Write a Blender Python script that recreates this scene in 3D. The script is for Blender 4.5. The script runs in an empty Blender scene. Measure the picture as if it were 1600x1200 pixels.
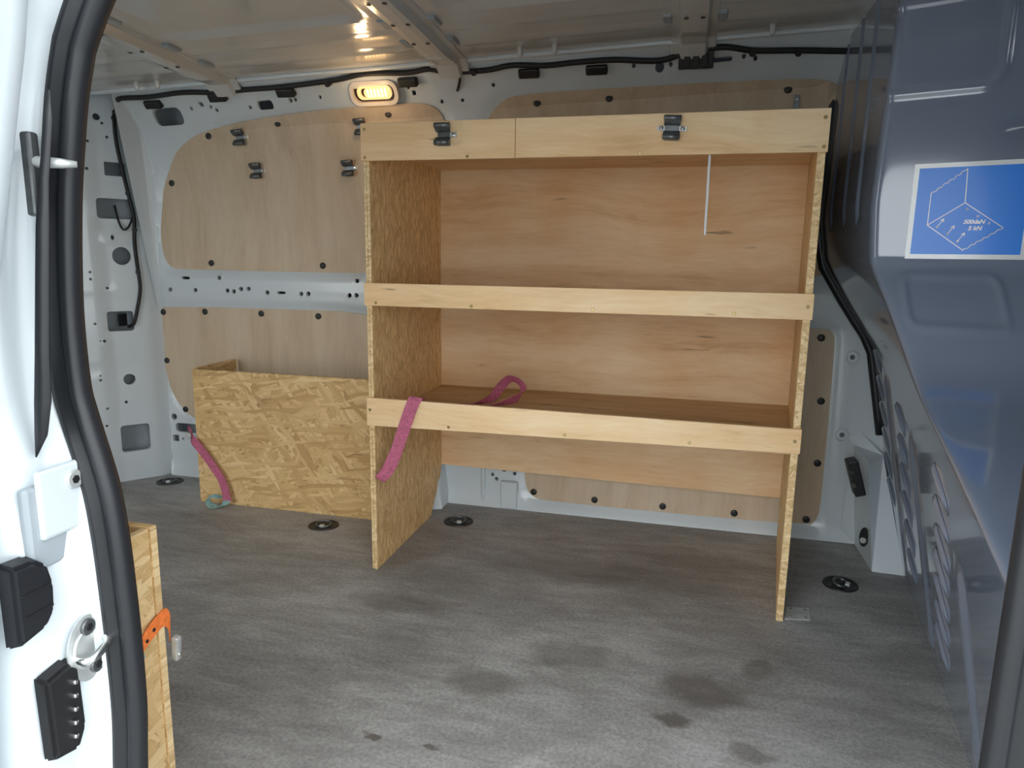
import bpy, bmesh, math, random
import numpy as np
from mathutils import Vector, Matrix, noise
from mathutils.geometry import delaunay_2d_cdt
random.seed(7)
SC = bpy.context.scene
COL = SC.collection

# ------------------------------------------------------------------ camera, world, exposure
YAW, PITCH, ROLL, FPX = 0.2374, 0.1791, 0.0152, 1081.3
cam_d = bpy.data.cameras.new('camera'); cam = bpy.data.objects.new('camera', cam_d); COL.objects.link(cam)
cam_d.sensor_fit = 'HORIZONTAL'; cam_d.sensor_width = 36.0; cam_d.lens = FPX / 1600 * 36.0; cam_d.clip_start = 0.02
fw = Vector((-math.sin(YAW) * math.cos(PITCH), math.cos(YAW) * math.cos(PITCH), -math.sin(PITCH)))
rt = Vector((math.cos(YAW), math.sin(YAW), 0)); up = rt.cross(fw)
r2 = math.cos(ROLL) * rt + math.sin(ROLL) * up; u2 = -math.sin(ROLL) * rt + math.cos(ROLL) * up
m = Matrix((r2, u2, -fw)).transposed().to_4x4(); m.translation = Vector((0.8085, -1.6834, 0.8709))
cam.matrix_world = m
SC.camera = cam
W = bpy.data.worlds.new('overcast'); SC.world = W; W.use_nodes = True
bg = W.node_tree.nodes['Background']; bg.inputs[0].default_value = (0.92, 0.97, 1.0, 1); bg.inputs[1].default_value = 3.0
vs = SC.view_settings; vs.view_transform = 'Standard'; vs.look = 'None'; vs.gamma = 1; vs.use_curve_mapping = False
vs.exposure = 0.5

# ------------------------------------------------------------------ materials
def newmat(name):
    mt = bpy.data.materials.new(name); mt.use_nodes = True
    nt = mt.node_tree; b = nt.nodes['Principled BSDF']
    return mt, nt, b
def N(nt, typ, **kw):
    n = nt.nodes.new(typ)
    for k, v in kw.items():
        if k.startswith('i_'):
            key = k[2:]; key = int(key) if key.isdigit() else key
            n.inputs[key].default_value = v
        else: setattr(n, k, v)
    return n
def ramp(nt, fac, stops):
    r = N(nt, 'ShaderNodeValToRGB'); e = r.color_ramp.elements
    while len(e) < len(stops): e.new(0.5)
    for k, (p, c) in enumerate(stops): e[k].position = p; e[k].color = (*c, 1)
    nt.links.new(fac, r.inputs[0]); return r.outputs[0]
def mixc(nt, fac, a, b, blend='MIX'):
    x = N(nt, 'ShaderNodeMix', data_type='RGBA', blend_type=blend)
    for sock, v in ((x.inputs[0], fac), (x.inputs[6], a), (x.inputs[7], b)):
        if isinstance(v, (int, float)): sock.default_value = v
        elif isinstance(v, tuple): sock.default_value = (*v, 1)
        else: nt.links.new(v, sock)
    return x.outputs[2]
def math_(nt, op, a, b=None, c=None, clamp=False):
    x = N(nt, 'ShaderNodeMath', operation=op, use_clamp=clamp)
    for k, v in enumerate((a, b, c)):
        if v is None: continue
        if isinstance(v, (int, float)): x.inputs[k].default_value = v
        else: nt.links.new(v, x.inputs[k])
    return x.outputs[0]
def coords(nt, scale=(1, 1, 1), rot=(0, 0, 0), loc=(0, 0, 0), src=None):
    if src is None: src = N(nt, 'ShaderNodeTexCoord').outputs['Object']
    mp = N(nt, 'ShaderNodeMapping'); mp.inputs[1].default_value = loc; mp.inputs[2].default_value = rot; mp.inputs[3].default_value = scale
    nt.links.new(src, mp.inputs[0]); return mp.outputs[0]
def noise_(nt, vec, scale, detail=4, rough=.55, dist=0):
    n = N(nt, 'ShaderNodeTexNoise'); n.inputs['Scale'].default_value = scale; n.inputs['Detail'].default_value = detail
    n.inputs['Roughness'].default_value = rough; n.inputs['Distortion'].default_value = dist
    nt.links.new(vec, n.inputs['Vector']); return n.outputs['Fac']
def bump(nt, b, h, strength=.3, dist=.002):
    bp = N(nt, 'ShaderNodeBump'); bp.inputs['Strength'].default_value = strength; bp.inputs['Distance'].default_value = dist
    nt.links.new(h, bp.inputs['Height']); nt.links.new(bp.outputs[0], b.inputs['Normal'])

def plain(name, col, rough=.5, metal=0, coat=0, nscale=0, namp=.06, emit=None, estr=0):
    mt, nt, b = newmat(name)
    b.inputs['Roughness'].default_value = rough; b.inputs['Metallic'].default_value = metal
    b.inputs['Coat Weight'].default_value = coat; b.inputs['Coat Roughness'].default_value = .08
    n = noise_(nt, coords(nt), nscale or 18, 5)
    lo = tuple(max(0, c * (1 - namp)) for c in col); hi = tuple(min(1, c * (1 + namp)) for c in col)
    nt.links.new(ramp(nt, n, [(.3, lo), (.7, hi)]), b.inputs['Base Color'])
    if emit: b.inputs['Emission Color'].default_value = (*emit, 1); b.inputs['Emission Strength'].default_value = estr
    return mt

def wood(name, cols, grain, fine=1.0, rough=.6, stain=None, knots=True, blotch=.5):
    """plywood face; grain = axis of the fibre ('x','y','z')"""
    mt, nt, b = newmat(name)
    st = {'x': (1.6, 16, 16), 'y': (16, 1.6, 16), 'z': (16, 16, 1.6)}[grain]
    obj = N(nt, 'ShaderNodeTexCoord').outputs['Object']
    warp = N(nt, 'ShaderNodeTexNoise'); warp.inputs['Scale'].default_value = 2.2; warp.inputs['Detail'].default_value = 2
    nt.links.new(obj, warp.inputs['Vector'])
    add = N(nt, 'ShaderNodeVectorMath', operation='MULTIPLY_ADD'); add.inputs[1].default_value = (.10, .10, .10)
    nt.links.new(warp.outputs['Color'], add.inputs[0]); nt.links.new(obj, add.inputs[2])
    v = add.outputs[0]
    g1 = noise_(nt, coords(nt, st, src=v), 1.3 * fine, 6, .6)
    g2 = noise_(nt, coords(nt, tuple(s * 4 for s in st), src=v), 1.6 * fine, 4, .65)
    g3 = noise_(nt, coords(nt, tuple(2 if s < 4 else 9 for s in st), src=v), 1.0, 3, .5, .6)
    f = math_(nt, 'ADD', math_(nt, 'MULTIPLY', g1, .5), math_(nt, 'ADD', math_(nt, 'MULTIPLY', g2, .3), math_(nt, 'MULTIPLY', g3, .35)))
    c = ramp(nt, f, [(.36, cols[0]), (.52, cols[1]), (.68, cols[2])])
    bl = noise_(nt, coords(nt, (1.5, 1.5, 1.5)), 2.1, 3, .5)
    c = mixc(nt, math_(nt, 'MULTIPLY', ramp(nt, bl, [(.42, (0, 0, 0)), (.68, (1, 1, 1))]), blotch), c, mixc(nt, 1.0, c, cols[3], 'MULTIPLY'))
    if knots:   # short dark splits along the fibre
        sp = noise_(nt, coords(nt, tuple(5 if s < 4 else 42 for s in st)), 1.0, 2, .5)
        k = ramp(nt, sp, [(.70, (0, 0, 0)), (.76, (1, 1, 1))])
        c = mixc(nt, math_(nt, 'MULTIPLY', k, .75), c, (.10, .055, .03))
    nt.links.new(c, b.inputs['Base Color']); b.inputs['Roughness'].default_value = rough
    bump(nt, b, g2, .15, .001)
    return mt

def osb(name, plane, tint=(1, 1, 1), ln=9.0, wd=70.0, base=0.0, spread=1.0):
    """oriented strand board; plane = the two axes of its face"""
    mt, nt, b = newmat(name)
    tc = N(nt, 'ShaderNodeTexCoord').outputs['Object']
    sx = N(nt, 'ShaderNodeSeparateXYZ'); nt.links.new(tc, sx.inputs[0])
    cx = N(nt, 'ShaderNodeCombineXYZ'); ix = {'x': 0, 'y': 1, 'z': 2}
    nt.links.new(sx.outputs[ix[plane[0]]], cx.inputs[0]); nt.links.new(sx.outputs[ix[plane[1]]], cx.inputs[1])
    wn = N(nt, 'ShaderNodeTexNoise'); wn.inputs['Scale'].default_value = 9; nt.links.new(cx.outputs[0], wn.inputs['Vector'])
    wa = N(nt, 'ShaderNodeVectorMath', operation='MULTIPLY_ADD'); wa.inputs[1].default_value = (.03, .03, 0)
    nt.links.new(wn.outputs['Color'], wa.inputs[0]); nt.links.new(cx.outputs[0], wa.inputs[2])
    src = wa.outputs[0]
    pal = [(0.0, (.33, .19, .075)), (.16, (.50, .32, .14)), (.5, (.66, .47, .23)), (.8, (.77, .59, .33)), (1.0, (.88, .75, .50))]
    pal = [(p, tuple(a * t for a, t in zip(c, tint))) for p, c in pal]
    col = None; edge = None
    for k, (ang, sc) in enumerate(((.15, 1.0), (1.25, 1.1), (-.65, .9), (.62, 1.25), (-1.1, 1.1), (-.3, 1.2), (.95, 1.3), (-.12, 1.5))):
        ang = base + ang * spread
        vec = coords(nt, (1, 1, 1), (0, 0, ang), (k * 1.7, k * .9, 0), src)
        vec = coords(nt, (ln * sc, wd * sc, 1), src=vec)
        vo = N(nt, 'ShaderNodeTexVoronoi', voronoi_dimensions='2D'); vo.inputs['Scale'].default_value = 1; nt.links.new(vec, vo.inputs['Vector'])
        sp = N(nt, 'ShaderNodeSeparateColor'); nt.links.new(vo.outputs['Color'], sp.inputs[0])
        gr = noise_(nt, coords(nt, (1, 5, 1), src=vec), 1.2, 3)
        val = math_(nt, 'ADD', math_(nt, 'MULTIPLY', sp.outputs[1], .62), math_(nt, 'MULTIPLY', gr, .42))
        c = ramp(nt, val, pal)
        dk = ramp(nt, vo.outputs['Distance'], [(.6, (1, 1, 1)), (1.05, (.68, .62, .56))])
        c = mixc(nt, 1.0, c, dk, 'MULTIPLY')
        if col is None: col = c
        else: col = mixc(nt, math_(nt, 'GREATER_THAN', sp.outputs[0], .68), col, c)
    pits = noise_(nt, coords(nt, (30, 75, 1), (0, 0, .5), src=src), 1, 2)
    col = mixc(nt, ramp(nt, pits, [(.70, (0, 0, 0)), (.76, (.8, .8, .8))]), col, (.10, .05, .02))
    nt.links.new(col, b.inputs['Base Color']); b.inputs['Roughness'].default_value = .55
    bw = N(nt, 'ShaderNodeRGBToBW'); nt.links.new(col, bw.inputs[0]); bump(nt, b, bw.outputs[0], .35, .002)
    return mt

M = {}
M['white'] = plain('white_paint', (.64, .70, .73), .28, coat=.5, nscale=3, namp=.03)
M['roof'] = plain('roof_paint', (.56, .555, .53), .22, coat=.6, nscale=4, namp=.05)
M['shade_mastic'] = plain('shade_mastic_grey', (.33, .37, .40), .5, nscale=6, namp=.15)  # one grey: shade painted into the hollows, and the real mastic
M['black'] = plain('black_plastic', (.012, .012, .013), .45)
M['rubber'] = plain('black_rubber', (.014, .015, .018), .42, nscale=60)
M['cable'] = plain('cable_tape', (.012, .012, .013), .55, nscale=90, namp=.3)
M['steel'] = plain('zinc_steel', (.62, .64, .63), .4, metal=.55, nscale=25, namp=.2)
M['chrome'] = plain('polished_steel', (.72, .72, .70), .18, metal=1)
M['clipgrey'] = plain('spring_steel', (.17, .18, .185), .38, metal=.75, nscale=40, namp=.25)
M['screw'] = plain('brass_screw', (.45, .34, .15), .4, metal=.8)
M['screwdark'] = plain('screw_recess', (.05, .035, .02), .6)
M['plyback'] = wood('shelf_back_plywood', [(.60, .36, .17), (.80, .55, .31), (.88, .67, .42), (.94, .78, .62)], 'x', blotch=.75)
M['plyfascia'] = wood('fascia_plywood', [(.62, .38, .17), (.82, .57, .31), (.90, .69, .43), (.95, .80, .64)], 'x', blotch=.6)
M['plyshelf'] = wood('shelf_board', [(.36, .21, .09), (.54, .35, .17), (.66, .46, .25), (.85, .75, .62)], 'x', fine=1.6, blotch=.5)
M['plywall'] = wood('lining_plywood', [(.47, .355, .235), (.59, .46, .32), (.66, .535, .39), (.90, .84, .77)], 'z', fine=.8, blotch=.5, knots=False)
M['osbside'] = osb('osb_side', 'yz', (1.2, 1.13, 1.02), 20, 125, 1.571, .45)  # tint lifted to stand in for daylight the side panels lack
M['osbfar'] = osb('osb_front', 'xz', (1.0, .92, .80), 6.5, 58)
M['osbend'] = osb('osb_end', 'yz', (1, .95, .9), 9, 60)
M['osbedge'] = osb('osb_edge', 'xz', (1.12, 1.12, 1.15), 40, 130)
M['pink'] = plain('pink_webbing', (.48, .12, .20), .75, nscale=160, namp=.3)
M['teal'] = plain('frayed_webbing', (.25, .42, .40), .8, nscale=70, namp=.4)
M['orange'] = plain('orange_webbing', (.85, .20, .04), .65, nscale=120, namp=.2)
M['plastic'] = plain('grey_plastic', (.62, .62, .62), .4)
M['ground'] = plain('asphalt', (.30, .30, .29), .9, nscale=30, namp=.3)
M['lens'] = plain('lamp_lens', (.9, .6, .3), .3, emit=(1.0, .62, .28), estr=.5)
M['bulb'] = plain('lamp_bulb', (1, .8, .5), .3, emit=(1.0, .72, .38), estr=7.0)
M['bezel'] = plain('lamp_bezel', (.75, .68, .62), .25)
M['blue'] = plain('sticker_blue', (.0, .22, .85), .3, coat=.15, nscale=3, namp=.03)
M['stwhite'] = plain('sticker_white', (.80, .82, .82), .2, coat=.5)
def mk_bulk():
    mt, nt, b = newmat('bulkhead_paint')
    n = noise_(nt, coords(nt), 220, 2)
    nt.links.new(ramp(nt, noise_(nt, coords(nt), 3, 3), [(.3, (.17, .208, .285)), (.7, (.19, .228, .305))]), b.inputs['Base Color'])
    b.inputs['Roughness'].default_value = .13; b.inputs['Coat Weight'].default_value = .7; b.inputs['Coat Roughness'].default_value = .06
    b.inputs['Specular IOR Level'].default_value = .7
    bump(nt, b, n, .04, .0008); return mt
M['bulk'] = mk_bulk()
def mk_floor():
    mt, nt, b = newmat('floor_antislip')
    tc = N(nt, 'ShaderNodeTexCoord').outputs['Object']
    big = noise_(nt, coords(nt, (1.3, 2.0, 1), (0, 0, .5)), 1.7, 6, .62, .5)
    mid = noise_(nt, coords(nt, (3, 12, 1), (0, 0, .9)), 2.2, 6, .7, .4)
    f = math_(nt, 'ADD', math_(nt, 'MULTIPLY', big, .6), math_(nt, 'MULTIPLY', mid, .4))
    c = ramp(nt, f, [(.33, (.17, .163, .156)), (.48, (.29, .284, .274)), (.64, (.46, .458, .445))])
    # wire-mesh print
    wx = N(nt, 'ShaderNodeTexWave', wave_type='BANDS', bands_direction='X'); wx.inputs['Scale'].default_value = 75; wx.inputs['Distortion'].default_value = .6
    wy_ = N(nt, 'ShaderNodeTexWave', wave_type='BANDS', bands_direction='Y'); wy_.inputs['Scale'].default_value = 58; wy_.inputs['Distortion'].default_value = .6
    rv = coords(nt, (1, 1, 1), (0, 0, .0))
    nt.links.new(rv, wx.inputs['Vector']); nt.links.new(rv, wy_.inputs['Vector'])
    mesh = math_(nt, 'MULTIPLY', wx.outputs['Fac'], wy_.outputs['Fac'])
    vis = ramp(nt, noise_(nt, coords(nt), 3.5, 4, .6), [(.40, (.1, .1, .1)), (.60, (1, 1, 1))])
    c = mixc(nt, math_(nt, 'MULTIPLY', math_(nt, 'MULTIPLY', mesh, vis), .36), c, (.56, .56, .55))
    sp_n = noise_(nt, coords(nt, (1, 1, 1)), 130, 3, .7)
    c = mixc(nt, 1.0, c, ramp(nt, sp_n, [(.35, (.72, .72, .72)), (.65, (1.12, 1.12, 1.12))]), 'MULTIPLY')
    # scratches
    s = noise_(nt, coords(nt, (4, 90, 1), (0, 0, .35)), 1.4, 3, .6)
    c = mixc(nt, math_(nt, 'MULTIPLY', ramp(nt, s, [(.70, (0, 0, 0)), (.78, (1, 1, 1))]), .35), c, (.55, .55, .53))
    s2 = noise_(nt, coords(nt, (70, 5, 1), (0, 0, .25)), 1.2, 3, .6)
    c = mixc(nt, math_(nt, 'MULTIPLY', ramp(nt, s2, [(.70, (0, 0, 0)), (.78, (1, 1, 1))]), .25), c, (.50, .50, .48))
    # spilled stains, each with a place and an outline of its own
    nz = N(nt, 'ShaderNodeTexNoise'); nz.inputs['Scale'].default_value = 14; nz.inputs['Detail'].default_value = 5; nt.links.new(tc, nz.inputs['Vector'])
    wob = N(nt, 'ShaderNodeVectorMath', operation='MULTIPLY_ADD'); wob.inputs[1].default_value = (.09, .09, 0)
    nt.links.new(nz.outputs['Color'], wob.inputs[0]); nt.links.new(tc, wob.inputs[2])
    for (x, y, rx, ry, a, st) in STAINS:
        mp = coords(nt, (1 / rx, 1 / ry, 0), (0, 0, 0), (-(x + .045) / rx, -(y + .045) / ry, 0), wob.outputs[0])
        ln = N(nt, 'ShaderNodeVectorMath', operation='LENGTH'); nt.links.new(mp, ln.inputs[0])
        k = ramp(nt, ln.outputs['Value'], [(.55, (1, 1, 1)), (1.0, (0, 0, 0))])
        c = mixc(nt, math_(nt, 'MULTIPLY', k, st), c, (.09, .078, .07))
    nt.links.new(c, b.inputs['Base Color']); b.inputs['Roughness'].default_value = .5
    bump(nt, b, mesh, .25, .001); return mt
STAINS = [(.90, -.33, .10, .07, 0, .6), (.84, -.45, .05, .025, 0, .8), (.62, -.27, .13, .06, 0, .45), (.45, -.42, .09, .06, 0, .5),
          (1.02, -.22, .05, .05, 0, .5), (.15, -.15, .16, .06, 0, .4), (.98, -.50, .05, .03, 0, .5), (.30, -.62, .02, .012, 0, .8),
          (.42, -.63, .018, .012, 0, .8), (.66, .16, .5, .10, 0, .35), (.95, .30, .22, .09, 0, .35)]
M['floor'] = mk_floor()

# ------------------------------------------------------------------ mesh helpers
def link(name, me, mat, parent=None, smooth=False):
    o = bpy.data.objects.new(name, me); COL.objects.link(o)
    if mat is not None: me.materials.append(M[mat] if isinstance(mat, str) else mat)
    if parent is not None: o.parent = parent
    if smooth:
        for p in me.polygons: p.use_smooth = True
    return o
def mesh(name, vs_, fs, mat, parent=None, smooth=False):
    me = bpy.data.meshes.new(name); me.from_pydata([tuple(v) for v in vs_], [], fs); me.update()
    return link(name, me, mat, parent, smooth)
def from_bm(name, bm, mat, parent=None, smooth=False, normals=True):
    if normals: bmesh.ops.recalc_face_normals(bm, faces=bm.faces[:])
    me = bpy.data.meshes.new(name); bm.to_mesh(me); bm.free()
    return link(name, me, mat, parent, smooth)
def tag(o, label, cat, group=None, kind=None):
    if label: o['label'] = label
    if cat: o['category'] = cat
    if group: o['group'] = group
    if kind: o['kind'] = kind
    return o
def empty(name, loc=(0, 0, 0)):
    e = bpy.data.objects.new(name, None); COL.objects.link(e); e.location = loc; e.empty_display_size = .05; return e
def add_box(bm, lo, hi, bev=0.0, seg=1):
    vs_ = [bm.verts.new((x, y, z)) for x in (lo[0], hi[0]) for y in (lo[1], hi[1]) for z in (lo[2], hi[2])]
    fs = [(0, 1, 3, 2), (4, 6, 7, 5), (0, 4, 5, 1), (2, 3, 7, 6), (0, 2, 6, 4), (1, 5, 7, 3)]
    ff = [bm.faces.new([vs_[i] for i in f]) for f in fs]
    if bev: bmesh.ops.bevel(bm, geom=list({e for f in ff for e in f.edges}), offset=bev, segments=seg, affect='EDGES', profile=.5)
    return vs_
def box(name, lo, hi, mat, parent=None, bev=.001, seg=1):
    bm = bmesh.new(); add_box(bm, lo, hi, bev, seg); return from_bm(name, bm, mat, parent)
def prism(name, pts, axis, a, b, mat, parent=None, bev=0.0, smooth=False):
    """polygon in the two other axes, extruded from a to b along axis"""
    bm = bmesh.new()
    def P(u, v, w): return {'x': (w, u, v), 'y': (u, w, v), 'z': (u, v, w)}[axis]
    A = [bm.verts.new(P(u, v, a)) for u, v in pts]; B = [bm.verts.new(P(u, v, b)) for u, v in pts]
    fa = bm.faces.new(A); fb = bm.faces.new(B[::-1]); n = len(pts)
    for i in range(n): bm.faces.new((A[i], B[i], B[(i + 1) % n], A[(i + 1) % n]))
    if bev: bmesh.ops.bevel(bm, geom=list(set(fa.edges) | set(fb.edges)), offset=bev, segments=1, affect='EDGES')
    return from_bm(name, bm, mat, parent, smooth)
def smooth_path(pts, n=6):
    pts = [Vector(p) for p in pts]; out = []
    for i in range(len(pts) - 1):
        p0 = pts[max(i - 1, 0)]; p1 = pts[i]; p2 = pts[i + 1]; p3 = pts[min(i + 2, len(pts) - 1)]
        for k in range(n):
            t = k / n
            out.append(.5 * ((2 * p1) + (-p0 + p2) * t + (2 * p0 - 5 * p1 + 4 * p2 - p3) * t * t + (-p0 + 3 * p1 - 3 * p2 + p3) * t ** 3))
    out.append(pts[-1]); return out
def add_tube(bm, path, r, seg=8, closed=False, prof=None):
    path = [Vector(p) for p in path]; n = len(path); rings = []; ref = None
    for i, p in enumerate(path):
        if closed: t = path[(i + 1) % n] - path[i - 1]
        else: t = path[min(i + 1, n - 1)] - path[max(i - 1, 0)]
        t.normalize()
        if ref is None:
            ref = Vector((0, 0, 1)) if abs(t.z) < .9 else Vector((0, 1, 0))
        a = t.cross(ref); a.normalize(); b = a.cross(t).normalized(); ref = b
        rr = r[i] if isinstance(r, (list, tuple)) else r
        if prof: rings.append([bm.verts.new(p + a * u + b * v) for u, v in prof])
        else: rings.append([bm.verts.new(p + a * rr * math.cos(2 * math.pi * k / seg) + b * rr * math.sin(2 * math.pi * k / seg)) for k in range(seg)])
    m_ = len(rings[0])
    for i in range(n if closed else n - 1):
        A = rings[i]; B = rings[(i + 1) % n]
        for k in range(m_): bm.faces.new((A[k], A[(k + 1) % m_], B[(k + 1) % m_], B[k]))
    if not closed: bm.faces.new(rings[0][::-1]); bm.faces.new(rings[-1])
def tube(name, path, r, mat, parent=None, seg=8, closed=False, prof=None):
    bm = bmesh.new(); add_tube(bm, path, r, seg, closed, prof); return from_bm(name, bm, mat, parent, True)
def add_disc(bm, c, n, r, h, seg=16, dome=0.0, rot=0):
    """short cylinder based at c, rising h along n"""
    c = Vector(c); n = Vector(n).normalized(); a = n.orthogonal().normalized(); b = n.cross(a)
    prof = [(r, 0), (r, h * .7), (r * .86, h)] + ([(r * .45, h + dome)] if dome else [])
    rings = [[bm.verts.new(c + n * z + (a * math.cos(2 * math.pi * k / seg + rot) + b * math.sin(2 * math.pi * k / seg + rot)) * q) for k in range(seg)] for q, z in prof]
    for A, B in zip(rings, rings[1:]):
        for k in range(seg): bm.faces.new((A[k], A[(k + 1) % seg], B[(k + 1) % seg], B[k]))
    bm.faces.new(rings[0][::-1]); bm.faces.new(rings[-1])
def disc(name, c, n, r, h, mat, parent=None, seg=16, dome=0.0):
    bm = bmesh.new(); add_disc(bm, c, n, r, h, seg, dome); return from_bm(name, bm, mat, parent)
def ribbon(name, pts, widths, mat, parent=None, thick=.0018, n=8):
    """flat webbing: pts path, widths = half-width vectors"""
    P = smooth_path(pts, n); Wd = smooth_path(widths, n); bm = bmesh.new(); rows = []
    for i, (p, w) in enumerate(zip(P, Wd)):
        t = (P[min(i + 1, len(P) - 1)] - P[max(i - 1, 0)]).normalized(); nn = t.cross(w).normalized() * thick * .5
        rows.append([bm.verts.new(p - w - nn), bm.verts.new(p + w - nn), bm.verts.new(p + w + nn), bm.verts.new(p - w + nn)])
    for A, B in zip(rows, rows[1:]):
        for k in range(4): bm.faces.new((A[k], A[(k + 1) % 4], B[(k + 1) % 4], B[k]))
    bm.faces.new(rows[0][::-1]); bm.faces.new(rows[-1])
    return from_bm(name, bm, mat, parent)
def circ(cx, cy, r, n=12, ry=None): return [(cx + r * math.cos(2 * math.pi * k / n), cy + (ry or r) * math.sin(2 * math.pi * k / n)) for k in range(n)]
def rrect(cx, cy, w, h, r, n=4, skew=0):
    out = []
    for sx, sy, a0 in ((1, 1, 0), (-1, 1, 90), (-1, -1, 180), (1, -1, 270)):
        for k in range(n + 1):
            a = math.radians(a0 + 90 * k / n); y = cy + sy * (h / 2 - r) + r * math.sin(a)
            out.append((cx + sx * (w / 2 - r) + r * math.cos(a) + skew * (y - cy), y))
    return out
def inside(pt, poly):
    x, y = pt; c = False; j = len(poly) - 1
    for i in range(len(poly)):
        xi, yi = poly[i]; xj, yj = poly[j]
        if (yi > y) != (yj > y) and x < (xj - xi) * (y - yi) / (yj - yi) + xi: c = not c
        j = i
    return c
def sd(pt, poly):
    x, y = pt; best = 9
    for i in range(len(poly)):
        x1, y1 = poly[i - 1]; x2, y2 = poly[i]; dx, dy = x2 - x1, y2 - y1; L = dx * dx + dy * dy or 1e-9
        t = max(0, min(1, ((x - x1) * dx + (y - y1) * dy) / L)); best = min(best, math.hypot(x - x1 - t * dx, y - y1 - t * dy))
    return -best if inside(pt, poly) else best
def sstep(a, b, x):
    t = max(0, min(1, (x - a) / (b - a))); return t * t * (3 - 2 * t)
def interp(x, X, Y):
    if x <= X[0]: return Y[0]
    for i in range(len(X) - 1):
        if x <= X[i + 1]: return Y[i] + (Y[i + 1] - Y[i]) * (x - X[i]) / (X[i + 1] - X[i])
    return Y[-1]
def sheet(name, u0, u1, v0, v1, step, holes, fmap, mat, extra=(), depth=.012, dvec=(0, 1, 0)):
    """pressed sheet metal with real holes that have a rim depth"""
    pts = []; edges = []
    def loop(L):
        b0 = len(pts); pts.extend(L); edges.extend((b0 + i, b0 + (i + 1) % len(L)) for i in range(len(L)))
    loop([(u0, v0), (u1, v0), (u1, v1), (u0, v1)])
    for h in holes: loop(h)
    for L in extra: loop(L)
    bb = [(min(p[0] for p in h) - .004, max(p[0] for p in h) + .004, min(p[1] for p in h) - .004, max(p[1] for p in h) + .004) for h in holes]
    nu = int((u1 - u0) / step); nv = int((v1 - v0) / step)
    for i in range(nu + 1):
        for j in range(nv + 1):
            u = u0 + (u1 - u0) * i / nu; v = v0 + (v1 - v0) * j / nv
            if any(a < u < b and c < v < d for a, b, c, d in bb): continue
            pts.append((u, v))
    V, Ed, F, *_ = delaunay_2d_cdt([Vector(p) for p in pts], edges, [], 0, 1e-6)
    faces = []
    for f in F:
        cu = sum(V[i][0] for i in f) / len(f); cv = sum(V[i][1] for i in f) / len(f)
        if any(a < cu < b and c < cv < d and inside((cu, cv), h) for h, (a, b, c, d) in zip(holes, bb)): continue
        faces.append(tuple(f))
    co = [Vector(fmap(v[0], v[1])) for v in V]
    dv = Vector(dvec) * depth
    for h in holes:
        b0 = len(co); n = len(h)
        for u, v in h:
            p = Vector(fmap(u, v)); co.append(p); co.append(p + dv)
        for i in range(n):
            j = (i + 1) % n; faces.append((b0 + 2 * i, b0 + 2 * j, b0 + 2 * j + 1, b0 + 2 * i + 1))
    o = mesh(name, co, faces, mat, None, True)
    return o

# ------------------------------------------------------------------ the van shell: far wall
TILT = .03
def tilt(x, v): return TILT * x * sstep(.9, 1.4, v)
ZS = [0, .04, .85, 1.2, 1.33, 1.40, 1.45]; YS = [.58, .60, .60, .59, .555, .50, .43]
UR = [(-.02, .812), (0.055, .83), (.065, .87), (.062, 1.2), (.032, 1.29), (.011, 1.343), (-.038, 1.361), (-.171, 1.36), (-.529, 1.344), (-.844, 1.31), (-.961, 1.271), (-1.039, 1.208), (-1.087, 1.119),
      (-1.105, 1.022), (-1.118, .963), (-1.12, .904), (-1.112, .849), (-1.085, .818), (-1.049, .812)]
LR = [(-1.13, .672), (.05, .678), (.06, .3), (.02, .2), (-.95, .2), (-1.03, .235), (-1.079, .266), (-1.128, .339), (-1.148, .44), (-1.155, .54), (-1.15, .655)]
UF = [(.16, .83), (.15, .86), (.152, 1.2), (.160, 1.27), (.170, 1.31), (.192, 1.338), (.239, 1.366), (.30, 1.373), (.40, 1.377), (.652, 1.383), (1.01, 1.388), (1.162, 1.385), (1.207, 1.37), (1.225, 1.33), (1.24, .86), (1.22, .82)]
LF = [(.303, .14), (.305, .66), (.32, .677), (1.241, .677), (1.266, .663), (1.273, .624), (1.278, .109), (1.268, .054), (1.24, .037), (.379, .035), (.335, .045), (.312, .075)]
def vt(p): return (p[0], p[1] - tilt(p[0], p[1]))
def chaikin(L, n=2):
    for _ in range(n):
        L = [q for i in range(len(L)) for q in ((.75 * L[i][0] + .25 * L[(i + 1) % len(L)][0], .75 * L[i][1] + .25 * L[(i + 1) % len(L)][1]), (.25 * L[i][0] + .75 * L[(i + 1) % len(L)][0], .25 * L[i][1] + .75 * L[(i + 1) % len(L)][1]))]
    return L
PAN = {k: [vt(p) for p in chaikin(L)] for k, L in dict(UR=UR, LR=LR, UF=UF, LF=LF).items()}
BBX = {k: (min(p[0] for p in L) - .05, max(p[0] for p in L) + .05, min(p[1] for p in L) - .05, max(p[1] for p in L) + .05) for k, L in PAN.items()}
OVAL = rrect(-.985, 1.346 + .028, .115, .052, .02, 4, .1)
SLOT = rrect(-1.065, .193, .10, .036, .012)
def relief(x, v):
    d = 0
    for k, L in PAN.items():
        a, b, c, e = BBX[k]
        if a < x < b and c < v < e: d = max(d, .010 * (1 - sstep(.006, .022, sd((x, v), L))))
    d -= .010 * (sstep(.690, .702, v) - sstep(.792, .806, v)) * sstep(-1.14, -1.10, x)
    d += .004 * (sstep(.708, .712, v) - sstep(.716, .720, v))
    for cx, cv, w, h in ((-.04, 1.395, .10, .06), (.12, 1.385, .12, .05), (-.84, 1.392, .05, .05), (.70, 1.412, .11, .03), (1.05, 1.40, .16, .035), (.36, 1.395, .2, .03)):
        if abs(x - cx) < w and abs(v - cv) < h: d += .006 * (1 - sstep(.4, .5, abs(x - cx) / w)) * (1 - sstep(.3, .5, abs(v - cv) / h))
    return d
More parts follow.
